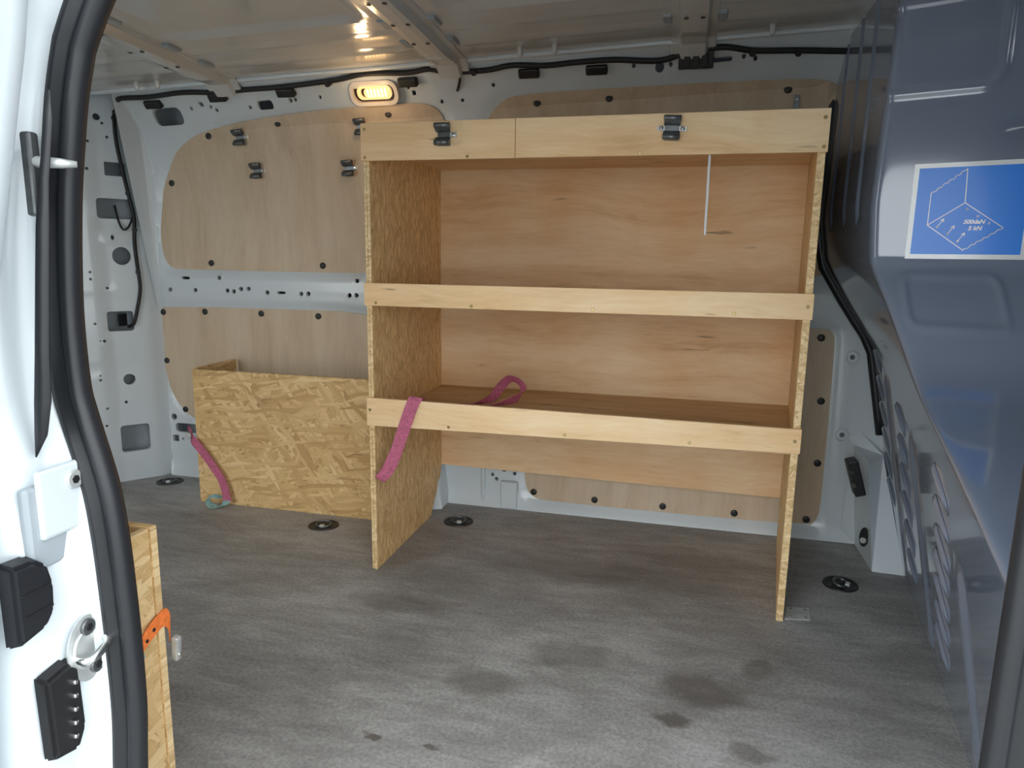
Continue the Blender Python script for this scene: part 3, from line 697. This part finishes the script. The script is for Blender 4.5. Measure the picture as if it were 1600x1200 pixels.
# striker
k_ = empty('door_striker', (jx(.43, -1.098), -1.098, .43)); bm = bmesh.new(); add_disc(bm, (0, 0, 0), (1, 0, 0), .034, .003, 28); bmesh.ops.scale(bm, vec=(1, .78, 1.15), verts=bm.verts); from_bm('base_plate', bm, 'steel', k_)
for z in (-.024, .026):
    b_ = disc('bolt', (.003, .004 - z * .15, z), (1, 0, 0), .0095, .004, 'clipgrey', k_, 18); disc('star_recess', (.0068, .004 - z * .15, z), (1, 0, 0), .0048, .0008, 'black', b_, 6)
bm = bmesh.new(); add_tube(bm, smooth_path([(.0, -.016, -.004), (.012, -.016, -.006), (.018, -.009, -.005), (.018, .010, .002), (.012, .017, .005), (.0, .017, .006)], 5), .0048, 10); from_bm('loop', bm, 'chrome', k_, True)
tube('raised_rim', [(.003, .019 * math.sin(a) * 1.0, .022 * math.cos(a)) for a in [2 * math.pi * i / 24 for i in range(24)]], .002, 'steel', k_, 6, True)
tag(k_, 'polished steel door striker loop on an oval plate on the white jamb', 'striker')
# contact block
c_ = empty('contact_block', (jx(.375, -1.135), -1.135, .375)); bm = bmesh.new()
prism_pts = [(-.024, .052), (.012, .058), (.024, .048), (.026, -.035), (.014, -.058), (-.022, -.05)]
A_ = [bm.verts.new((-.004, u, v)) for u, v in prism_pts]; B_ = [bm.verts.new((.014, u * .86, v * .9)) for u, v in prism_pts]; bm.faces.new(A_); bm.faces.new(B_)
for i in range(6): bm.faces.new((A_[i], A_[(i + 1) % 6], B_[(i + 1) % 6], B_[i]))
bmesh.ops.bevel(bm, geom=bm.edges[:], offset=.004, segments=2, affect='EDGES'); from_bm('housing', bm, 'black', c_)
for i in range(5): disc('contact_pin', (.012, .010 - .0015 * i, .030 - .0155 * i), (1, 0, .1), .0032, .006, 'chrome', c_, 10, .001)
tag(c_, 'black contact block with five small metal pins on the white jamb', 'contact block')
# rubber stop
s_ = empty('rubber_stop', (jx(.515, -1.150), -1.150, .515)); bm = bmesh.new()
pp = [(-.03, .05), (.0, .048), (.016, .036), (.022, .01), (.020, -.022), (.008, -.038), (-.03, -.046)]
A_ = [bm.verts.new((-.004, u, v)) for u, v in pp]; B_ = [bm.verts.new((.016, u * .85, v * .88)) for u, v in pp]; bm.faces.new(A_); bm.faces.new(B_)
for i in range(len(pp)): bm.faces.new((A_[i], A_[(i + 1) % len(pp)], B_[(i + 1) % len(pp)], B_[i]))
bmesh.ops.bevel(bm, geom=bm.edges[:], offset=.004, segments=2, affect='EDGES'); from_bm('pad', bm, 'rubber', s_)
for z in (.012, -.012): box('groove_rib', (.0155, -.02, z - .001), (.0175, .014, z + .001), 'black', s_, .0004)
tag(s_, 'black rubber door stop above the contact block', 'door stop')
# cover plate over a hollow in the jamb
v_ = empty('jamb_cover', (jx(.60, -1.095), -1.095, .60)); bm = bmesh.new(); add_box(bm, (0, -.038, -.030), (.006, .030, .046), .004, 2); from_bm('plate', bm, 'white', v_)
s1 = disc('screw', (.006, .006, .026), (1, 0, 0), .0105, .003, 'steel', v_, 18); disc('star_recess', (.0088, .006, .026), (1, 0, 0), .005, .0008, 'black', s1, 6)
bm = bmesh.new(); add_box(bm, (-.010, -.050, -.062), (.0015, .040, .030), .004, 2); from_bm('recess_shade', bm, 'shade_mastic', v_)  # grey box paints the shade of the hollow below the cover
tag(v_, 'white cover plate with one star screw, over a jamb hollow with its shade painted grey', 'cover plate')

# ------------------------------------------------------------------ shelving unit
SH = empty('shelving_unit', (.55, .28, 0)); o0 = Vector(SH.location)
def bxs(name, lo, hi, mat, bev=.0012): return box(name, Vector(lo) - o0, Vector(hi) - o0, mat, SH, bev)
def sp(pts): return [(y - o0.y, z) for y, z in pts]
cut = [(.012, 0), (.443, 0), (.48, .045), (.535, .10), (.553, .16), (.553, 1.165), (.012, 1.175)]
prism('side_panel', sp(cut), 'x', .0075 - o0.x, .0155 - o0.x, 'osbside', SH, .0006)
cut2 = [(.0125, .004), (.443, .004)] + cut[2:6] + [(.0125, 1.172)]
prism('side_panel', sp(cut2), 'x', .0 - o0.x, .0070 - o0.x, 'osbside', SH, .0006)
# raw front edge strips show the pressed strands
bxs('edge_band', (.0002, .0108, .002), (.0068, .0124, 1.17), 'osbedge', .0003); bxs('edge_band', (.0078, .0104, .0), (.0153, .0119, 1.17), 'osbedge', .0003)
# right panel flares outwards to the back
bm = bmesh.new(); xs = [(1.079, .012), (1.096, .012), (1.164, .556), (1.147, .556)]; zc = [(0, 1.175)] * 2
vb = [bm.verts.new(Vector((x, y, 0)) - o0) for x, y in xs]; vt_ = [bm.verts.new(Vector((x, y, 1.172)) - o0) for x, y in xs]
bm.faces.new(vb); bm.faces.new(vt_)
for i in range(4): bm.faces.new((vb[i], vb[(i + 1) % 4], vt_[(i + 1) % 4], vt_[i]))
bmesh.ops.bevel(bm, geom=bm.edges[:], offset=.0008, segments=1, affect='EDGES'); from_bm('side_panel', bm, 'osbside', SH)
bxs('edge_band', (1.0795, .0100, .0), (1.0955, .0118, 1.17), 'osbedge', .0003)
mesh('back_panel', [Vector(p) - o0 for p in [(.0155, .553, .152), (1.146, .553, .138), (1.146, .553, 1.165), (.0155, .553, 1.165), (.0155, .562, .152), (1.147, .562, .138), (1.147, .562, 1.165), (.0155, .562, 1.165)]],
     [(0, 1, 2, 3), (7, 6, 5, 4), (0, 4, 5, 1), (3, 2, 6, 7), (0, 3, 7, 4), (1, 5, 6, 2)], 'plyback', SH)
def shelf(z, th=.014):
    return mesh('shelf', [Vector(p) - o0 for zz in (z - th, z) for p in [(.016, .012, zz), (1.0785, .012, zz), (1.1455, .552, zz), (.016, .552, zz)]], [(3, 2, 1, 0), (4, 5, 6, 7), (0, 1, 5, 4), (1, 2, 6, 5), (2, 3, 7, 6), (3, 0, 4, 7)], 'plyshelf', SH)
top_sh = mesh('shelf', [Vector(p) - o0 for zz in (1.152, 1.166) for p in [(.016, .012, zz), (1.0785, .012, zz), (1.1455, .552, zz), (.016, .552, zz)]], [(3, 2, 1, 0), (4, 5, 6, 7), (0, 1, 5, 4), (1, 2, 6, 5), (2, 3, 7, 6), (3, 0, 4, 7)], 'plyback', SH)
shelf(.762); shelf(.438)
def fascia(zl0, zl1, zr0, zr1, x0=-.002, x1=1.098, split=None):
    bm = bmesh.new(); xs_ = [x0] + ([split - .0006, split + .0006] if split else []) + [x1]
    def zz(x, a, b): return a + (b - a) * (x - x0) / (x1 - x0)
    for a, b in zip(xs_[::2], xs_[1::2]):
        V = [bm.verts.new(Vector((x, y, z)) - o0) for x in (a, b) for y in (0, .011) for z in (zz(x, zl0, zr0), zz(x, zl1, zr1))]
        ff = [bm.faces.new([V[i] for i in f]) for f in [(0, 1, 3, 2), (4, 6, 7, 5), (0, 4, 5, 1), (2, 3, 7, 6), (0, 2, 6, 4), (1, 5, 7, 3)]]
        bmesh.ops.bevel(bm, geom=list({e for f in ff for e in f.edges}), offset=.0009, segments=1, affect='EDGES')
    return from_bm('front_rail', bm, 'plyfascia', SH)
f1 = fascia(1.109, 1.200, 1.109, 1.200, split=.40); f2 = fascia(.744, .803, .744, .803); f3 = fascia(.420, .497, .430, .489)
sc0 = None
for f, L in ((f1, [(.009, 1.185), (.009, 1.117), (.28, 1.115), (.696, 1.114), (1.087, 1.181), (1.089, 1.12)]), (f2, [(.031, .752), (.292, .751), (.6, .752), (.928, .753), (1.086, .774)]), (f3, [(.008, .464), (.231, .432), (.54, .434), (.846, .438), (1.084, .46)])):
    for x, z in L:
        p = Vector((x, -.0008, z)) - o0
        if sc0 is None:
            bm = bmesh.new(); add_disc(bm, (0, .001, 0), (0, -1, 0), .0042, .0012, 14); sc0 = from_bm('screw', bm, 'screw', f); sc0.location = p
        else:
            c = sc0.copy(); COL.objects.link(c); c.parent = f; c.location = p
tag(SH, 'wooden shelving unit with OSB sides and three plywood front rails', 'shelving unit')
# thin strip hanging under the top rail
hs = box('hanging_strip', (.849, .016, .932), (.8545, .019, 1.150), 'plastic', None, .0006); tag(hs, 'thin pale plastic strip hanging below the top rail of the shelving', 'strip')
# galvanised foot plate
fp = empty('foot_plate', (1.135, .058, 0)); bm = bmesh.new()
A_ = [bm.verts.new((x - 1.135, y - .058, 0.0002)) for x, y in ((1.101, .021), (1.162, .031), (1.169, .092), (1.114, .084))]; ff = bm.faces.new(A_)
r = bmesh.ops.extrude_face_region(bm, geom=[ff]); bmesh.ops.translate(bm, vec=(0, 0, .003), verts=[v for v in r['geom'] if isinstance(v, bmesh.types.BMVert)]); from_bm('plate', bm, 'steel', fp)
for x, y in ((-.018, -.022), (.018, -.018), (.022, .022), (-.012, .018)): disc('screw', (x, y, .003), (0, 0, 1), .0042, .0015, 'chrome', fp, 10)
tag(fp, 'small galvanised angle plate on the floor at the foot of the shelving nearest the bulkhead', 'bracket')

# ------------------------------------------------------------------ spring tool clips
def tool_clip(loc, label, group, tilt_=0, screws=1, ny=0.0):
    e = empty('tool_clip', loc)
    bm = bmesh.new(); add_box(bm, (-.016, -.003, -.026), (.016, 0, .026), .001); from_bm('base_strip', bm, 'clipgrey', e)
    for s in (-1, 1):
        bm = bmesh.new(); pth = smooth_path([(0, -.002, s * .008), (0, -.010, s * .006), (0, -.019, s * .012), (0, -.024, s * .019), (0, -.018, s * .026), (0, -.008, s * .025)], 3); rws_ = []
        for p in pth: rws_.append([bm.verts.new(p + Vector((u, w, 0))) for u, w in ((-.018, 0), (.018, 0), (.018, .0022), (-.018, .0022))])
        for a, b in zip(rws_, rws_[1:]):
            for k in range(4): bm.faces.new((a[k], a[(k + 1) % 4], b[(k + 1) % 4], b[k]))
        bm.faces.new(rws_[0]); bm.faces.new(rws_[-1]); from_bm('jaw', bm, 'clipgrey', e)
        bm = bmesh.new(); add_tube(bm, [(-.019, -.019, s * .020), (.019, -.019, s * .020)], .0062, 10); from_bm('roller', bm, 'clipgrey', e, True)
    for x in ((.024,) if screws == 1 else (-.024, .024)):
        bm = bmesh.new(); add_box(bm, (x - .009, -.0025, -.006), (x + .009, 0, .006), .001); from_bm('tab', bm, 'steel', e)
        disc('screw', (x, -.0025, 0), (0, -1, 0), .0055, .003, 'chrome', e, 12, .001)
    e.rotation_euler = (ny, tilt_, 0)
    tag(e, label, 'tool clip', group); return e
tool_clip((.221, -.0002, 1.166), 'grey spring tool clip on the top rail nearer the OSB wheel arch box', 'tool clips on the top rail', 0, 1)
tool_clip((.765, -.0002, 1.166), 'grey spring tool clip with two washers on the top rail, above the hanging strip', 'tool clips on the top rail', .05, 2)
for x, z, lb in ((-.734, 1.276, 'grey spring tool clip highest on the lining panel, near its curved corner'), (-.689, 1.165, 'grey spring tool clip on the lining panel just below the highest one'),
                 (-.332, 1.169, 'grey spring tool clip on the lining panel beside the shelving side'), (-.268, 1.299, 'grey spring tool clip half hidden behind the end of the top rail')):
    p = on_wall(x, z); v = z - tilt(x, z); tool_clip((x, interp(v, ZS, YS) + .0022, z), lb, 'tool clips on the lining panel', -.06, 1, (.12 if z > 1.2 else .03))

# ------------------------------------------------------------------ wheel arches and OSB boxes over them
bm = bmesh.new(); R_ = []
for i in range(33):
    u = -1 + 2 * i / 32; x = -.40 + .43 * u; h = .43 * (1 - abs(u) ** 2.6) ** (1 / 2.6); yf = .425 + .09 * sstep(.7, 1, abs(u))
    R_.append([bm.verts.new((x, y, z)) for y, z in ((.61, max(h, .002)), (yf + .05, max(h - .004, .002)), (yf + .012, max(h - .02, .001)), (yf, max(h - .06, .0005)), (yf - .002, 0))])
for a, b in zip(R_, R_[1:]):
    for k in range(4): bm.faces.new((a[k], a[k + 1], b[k + 1], b[k]))
wa_ = from_bm('wheel_arch', bm, 'white', wf, True)
box('wall_bracket', (.225, .575, .0), (.285, .602, .10), 'white', wf, .006, 2); box('wall_post', (.150, .588, 0), (.165, .61, .145), 'white', wf, .004)
b1 = empty('wheel_arch_box', (-.40, .40, 0)); o0 = Vector(b1.location)
box('front_board', Vector((-.825, .352, 0)) - o0, Vector((-.01, .364, .478)) - o0, 'osbfar', b1, .001)
prism('end_board', [(.364 - o0.y, 0), (.47 - o0.y, 0), (.49 - o0.y, .30), (.52 - o0.y, .40), (.585 - o0.y, .44), (.585 - o0.y, .482), (.364 - o0.y, .482)], 'x', -.825 - o0.x, -.813 - o0.x, 'osbend', b1, .0008)
tag(b1, 'low OSB box over the wheel arch beside the shelving unit, a pink strap across it', 'box', 'OSB wheel arch boxes')
b2 = empty('wheel_arch_box', (-.30, -.95, 0)); o0 = Vector(b2.location)
box('front_board', Vector((-.75, -.872, 0)) - o0, Vector((.067, -.860, .474)) - o0, 'osbfar', b2, .001)
box('end_board', Vector((.053, -1.032, 0)) - o0, Vector((.065, -.8725, .472)) - o0, 'osbend', b2, .001)
box('edge_band', Vector((.0665, -.8718, .0)) - o0, Vector((.0682, -.8602, .473)) - o0, 'osbedge', b2, .0003)
tag(b2, 'OSB wheel arch box by the door opening with an orange strap tied on', 'box', 'OSB wheel arch boxes')

# ------------------------------------------------------------------ straps
sp_ = empty('lashing_strap', (.1, -.01, .27)); o0 = Vector(sp_.location)
def V3(l): return [Vector(p) - o0 for p in l]
ribbon('webbing', V3([(.033, .004, .268), (.038, -.010, .275), (.060, -.012, .30), (.087, -.010, .357), (.114, -.006, .438), (.133, -.004, .490), (.139, .002, .5015), (.141, .012, .502), (.146, .05, .475), (.15, .14, .452)]),
       [Vector((.014, 0, -.006))] * 2 + [Vector((.016, 0, -.006))] * 5 + [Vector((.017, 0, 0))] * 3, 'pink', sp_)
ribbon('webbing', V3([(.15, .14, .4525), (.17, .22, .444), (.22, .25, .444), (.26, .31, .450), (.285, .34, .485), (.315, .33, .512), (.350, .31, .506), (.366, .29, .486), (.345, .27, .462), (.30, .25, .447), (.25, .20, .442)]),
       [Vector((.017, 0, 0)), Vector((.012, -.012, 0)), Vector((.004, -.017, .003)), Vector((-.006, -.010, .010)), Vector((-.010, -.008, .008)), Vector((-.004, -.010, .011)), Vector((.004, -.010, .011)), Vector((.010, -.008, .008)), Vector((-.004, -.010, .010)), Vector((-.003, -.015, .005)), Vector((.004, -.016, 0))], 'pink', sp_)
tag(sp_, 'pink lashing strap draped over the lowest rail of the shelving, its loop on the shelf', 'strap', 'pink lashing straps')
sp2 = empty('lashing_strap', (-.76, .34, 0)); o0 = Vector(sp2.location)
ribbon('webbing', V3([(-1.06, .60, .193), (-.98, .52, .205), (-.88, .40, .235), (-.838, .345, .232), (-.80, .338, .198), (-.756, .336, .145), (-.722, .336, .095), (-.705, .334, .045), (-.70, .33, .02)]),
       [Vector((0, 0, .012))] * 3 + [Vector((.004, 0, .016)), Vector((.010, 0, .013)), Vector((.012, 0, .010)), Vector((.014, 0, .006)), Vector((.015, 0, .003)), Vector((.014, .004, 0))], 'pink', sp2)
ribbon('frayed_end', V3([(-.70, .330, .022), (-.705, .318, .008), (-.725, .305, .004), (-.745, .300, .012), (-.76, .305, .030), (-.742, .318, .038), (-.722, .326, .030)]), [Vector((.012, .004, 0)), Vector((.008, .010, 0)), Vector((.002, .013, 0)), Vector((0, .012, .004)), Vector((0, .01, .006)), Vector((.003, .01, .004)), Vector((.004, .01, 0))], 'teal', sp2)
disc('hook_rivet', Vector((-.845, .338, .243)) - o0, (0, -1, 0), .012, .006, 'steel', sp2, 12)
tag(sp2, 'faded pink lashing strap hanging across the low OSB box with a frayed end', 'strap', 'pink lashing straps')
sp3 = empty('ratchet_strap', (.07, -.87, .25)); o0 = Vector(sp3.location)
ribbon('webbing', V3([(.0695, -.915, .300), (.0705, -.90, .312), (.0705, -.878, .322), (.0710, -.862, .326), (.070, -.852, .312), (.066, -.848, .290)]), [Vector((0, .004, .014))] * 3 + [Vector((0, .004, .013)), Vector((0, .002, .012)), Vector((0, .001, .012))], 'orange', sp3)
ribbon('label_tab', V3([(.0700, -.918, .322), (.0705, -.914, .300), (.0705, -.910, .285)]), [Vector((0, .005, 0))] * 3, 'teal', sp3)
for y, z in ((-.90, .308), (-.885, .318)): disc('eyelet', Vector((.0715, y, z)) - o0, (1, 0, 0), .003, .001, 'black', sp3, 10)
bm = bmesh.new(); add_box(bm, (-.006, -.006, -.022), (.006, .006, .022), .003, 2); o_ = from_bm('buckle', bm, 'steel', sp3); o_.location = Vector((.076, -.848, .268)) - o0; o_.rotation_euler = (.15, .2, 0)
disc('rivet', (.006, 0, -.01), (1, 0, 0), .004, .002, 'chrome', o_, 10)
tag(sp3, 'orange strap with a metal buckle tied to the OSB box by the door opening', 'strap')

# ------------------------------------------------------------------ recessed lashing eyes in the floor
def lashing(loc, label, rz):
    e = empty('lashing_eye', (loc[0], loc[1], .0002))
    bm = bmesh.new(); R2 = []
    for r_, z in ((.050, 0), (.049, .003), (.043, .0035), (.039, .001), (.030, .0004)): R2.append([bm.verts.new((r_ * math.cos(2 * math.pi * k / 28), r_ * .92 * math.sin(2 * math.pi * k / 28), z)) for k in range(28)])
    for a, b in zip(R2, R2[1:]):
        for k in range(28): bm.faces.new((a[k], a[(k + 1) % 28], b[(k + 1) % 28], b[k]))
    bm.faces.new(R2[-1]); bm.faces.new(R2[0][::-1]); from_bm('dish', bm, 'black', e)
    tube('ring', [(.024 * math.cos(a), .018 * math.sin(a), .006 + .004 * math.sin(a)) for a in [2 * math.pi * k / 20 for k in range(20)]], .0035, 'clipgrey', e, 8, True)
    box('pivot', (-.008, -.024, .001), (.008, -.012, .010), 'steel', e, .002); e.rotation_euler = (0, 0, rz)
    tag(e, label, 'lashing eye', 'recessed lashing eyes in the floor'); return e
lashing((-1.08, .505), 'black recessed lashing eye in the rear corner by the white pillar', .3)
lashing((-.291, .263), 'black recessed lashing eye in front of the OSB box beside the shelving', .2)
lashing((.123, .417), 'black recessed lashing eye beneath the shelving unit', .4)
lashing((1.278, .265), 'black recessed lashing eye between the shelving and the bulkhead', 1.2)

# ------------------------------------------------------------------ interior lamp
lx, lz = -.186, 1.392; lv = lz - tilt(lx, lz); ly = interp(lv, ZS, YS)
LM = empty('interior_lamp', (lx, ly - .004, lz)); LM.rotation_euler = (math.radians(32), 0, 0)
def rr_ring(name, w, h, r, y0, y1, mat, parent, w2, h2):
    A = rrect(0, 0, w, h, r, 6); B = rrect(0, 0, w2, h2, r * .8, 6); bm = bmesh.new()
    a = [bm.verts.new((u, y0, v)) for u, v in A]; b = [bm.verts.new((u, y1, v)) for u, v in A]; c = [bm.verts.new((u, y1 - .001, v)) for u, v in B]; d = [bm.verts.new((u, y0, v)) for u, v in B]; n = len(A)
    for p_, q_ in ((a, b), (b, c), (c, d)):
        for i in range(n): bm.faces.new((p_[i], p_[(i + 1) % n], q_[(i + 1) % n], q_[i]))
    return from_bm(name, bm, mat, parent)
rr_ring('bezel', .165, .078, .030, 0.0, -.016, 'bezel', LM, .142, .056)
prism('lens_back', rrect(0, 0, .142, .056, .024, 6), 'y', 0, -.004, 'black', LM)
rr_ring('reflector_step', .118, .042, .018, -.004, -.010, 'lens', LM, .094, .030)
prism('lens', rrect(.008, 0, .085, .030, .013, 6), 'y', -.004, -.012, 'lens', LM)
for k in range(6): box('lens_rib', (-.022 + k * .012, -.0135, -.012), (-.019 + k * .012, -.012, .012), 'bulb', LM, .0005)
tag(LM, 'lit warm interior lamp with an oblong bezel just above the plywood lining', 'lamp')
pl_ = bpy.data.lights.new('lamp_glow', 'POINT'); pl_.energy = .3; pl_.color = (1, .66, .34); pl_.shadow_soft_size = .02; po = bpy.data.objects.new('lamp_glow', pl_); COL.objects.link(po); po.parent = LM; po.location = (0, -.11, 0)

# ------------------------------------------------------------------ roof cable harness
hp = [(-1.239, 1.35), (-1.202, 1.378), (-1.121, 1.394), (-1.002, 1.396), (-.864, 1.404), (-.742, 1.402), (-.615, 1.406), (-.493, 1.409), (-.298, 1.42), (-.19, 1.431), (-.053, 1.430), (.02, 1.436), (.077, 1.428), (.196, 1.429), (.279, 1.437), (.38, 1.434), (.47, 1.438), (.581, 1.440), (.707, 1.435), (.786, 1.449), (.879, 1.456), (.964, 1.447), (1.08, 1.444), (1.18, 1.440), (1.24, 1.438)]
CH = empty('cable_harness', (0, .45, 1.42)); o0 = Vector(CH.location)
pts = []
for i, (x, z) in enumerate(hp):
    v = min(1.448, z - tilt(x, z)); p = Vector((x, interp(v, ZS, YS) - .013, z)); pts.append(p)
pts[0] = Vector((-1.20, .505, 1.36)); pts[1] = Vector((-1.175, .515, 1.385))
tube('loom', [p - o0 for p in smooth_path(pts, 5)], .0085, 'cable', CH, 8)
cl0 = None
for x, z, w in ((-1.008, 1.380, 1), (-.748, 1.392, 1), (-.492, 1.398, 1), (-.064, 1.412, 1), (.324, 1.422, 1), (.527, 1.424, 1)):
    v = z - tilt(x, z); p = Vector((x, interp(v, ZS, YS) - .012, z)) - o0
    if cl0 is None:
        bm = bmesh.new(); add_box(bm, (-.032, -.008, -.018), (.032, .016, .010), .005, 2); cl0 = from_bm('harness_clip', bm, 'black', CH); c = cl0
    else: c = cl0.copy(); COL.objects.link(c); c.parent = CH
    c.location = p; c.rotation_euler = (math.radians(36), 0, 0)
p = Vector((.809, interp(1.413, ZS, YS) - .02, 1.436)) - o0
bm = bmesh.new(); add_box(bm, (-.048, -.012, -.028), (.048, .02, .028), .003, 2)
for s in (-.024, .0, .024): add_box(bm, (s - .009, -.017, -.022), (s + .009, -.011, .012), .002)
j = from_bm('junction_box', bm, 'black', CH); j.location = p; j.rotation_euler = (math.radians(25), 0, 0)
for x, z in ((-.325, 1.417), (1.08, 1.444), (.96, 1.447), (.16, 1.43)):
    v = min(1.448, z - tilt(x, z)); disc('tie_mount', Vector((x, interp(v, ZS, YS) - .004, z)) - o0, (0, -1, -.6), .010, .022, 'black', CH, 8)
tube('spur_lead', [p - o0 for p in smooth_path([(.115, .455, 1.425), (.10, .49, 1.405), (.085, .515, 1.388)], 4)], .004, 'cable', CH, 6)
tag(CH, 'black taped cable harness clipped along the wall just below the roof', 'cable')

# ------------------------------------------------------------------ outer skins of the van body, added to block light leaks
def skin(name, pts, parent):
    bm = bmesh.new(); f = bm.faces.new([bm.verts.new(p) for p in pts]); r = bmesh.ops.extrude_face_region(bm, geom=[f]); n = f.normal.copy(); bm.normal_update(); n = f.normal.copy()
    bmesh.ops.translate(bm, vec=n * .004, verts=[v for v in r['geom'] if isinstance(v, bmesh.types.BMVert)]); return from_bm(name, bm, 'white', parent)
skin('light_block_skin', [(-1.46, .76, -.40), (1.80, .76, -.40), (1.80, .74, 1.0), (1.80, .60, 1.58), (-1.46, .60, 1.54), (-1.46, .74, 1.0)][:3] + [(-1.46, .74, 1.0)], wf)
skin('light_block_skin', [(-1.46, .74, 1.0), (1.80, .74, 1.0), (1.80, .60, 1.58), (-1.46, .60, 1.54)], wf)
skin('light_block_skin', [(-1.46, .60, 1.54), (1.80, .60, 1.58), (1.80, -1.12, 1.58), (-1.46, -1.12, 1.54)], ceil)
skin('light_block_skin', [(-1.46, .76, -.40), (-1.46, .60, 1.54), (-1.46, -1.12, 1.54), (-1.46, -1.20, -.40)], wr)
skin('light_block_skin', [(1.80, .76, -.40), (1.80, .60, 1.58), (1.80, -1.12, 1.58), (1.80, -1.20, -.40)], bulk)
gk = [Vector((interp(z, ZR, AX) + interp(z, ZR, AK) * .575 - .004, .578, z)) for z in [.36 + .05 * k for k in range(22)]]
tube('gasket_gap_shade', gk, .013, 'rubber', bulk, 8)  # black tube stands for the gasket and the shadow gap beside it
# small drilled metal tab on the lining above the shelving
hk = empty('metal_tab', (1.098, interp(1.30, ZS, YS) + .0022, 1.322)); hk.rotation_euler = (.2, 0, 0)
bm = bmesh.new(); add_box(bm, (-.008, -.003, -.026), (.008, 0, .026), .0008); from_bm('strip', bm, 'clipgrey', hk)
for z in (-.016, .014): disc('screw', (0, -.003, z), (0, -1, 0), .0035, .0015, 'steel', hk, 10)
tag(hk, 'small grey metal tab screwed to the lining above the shelving', 'bracket')
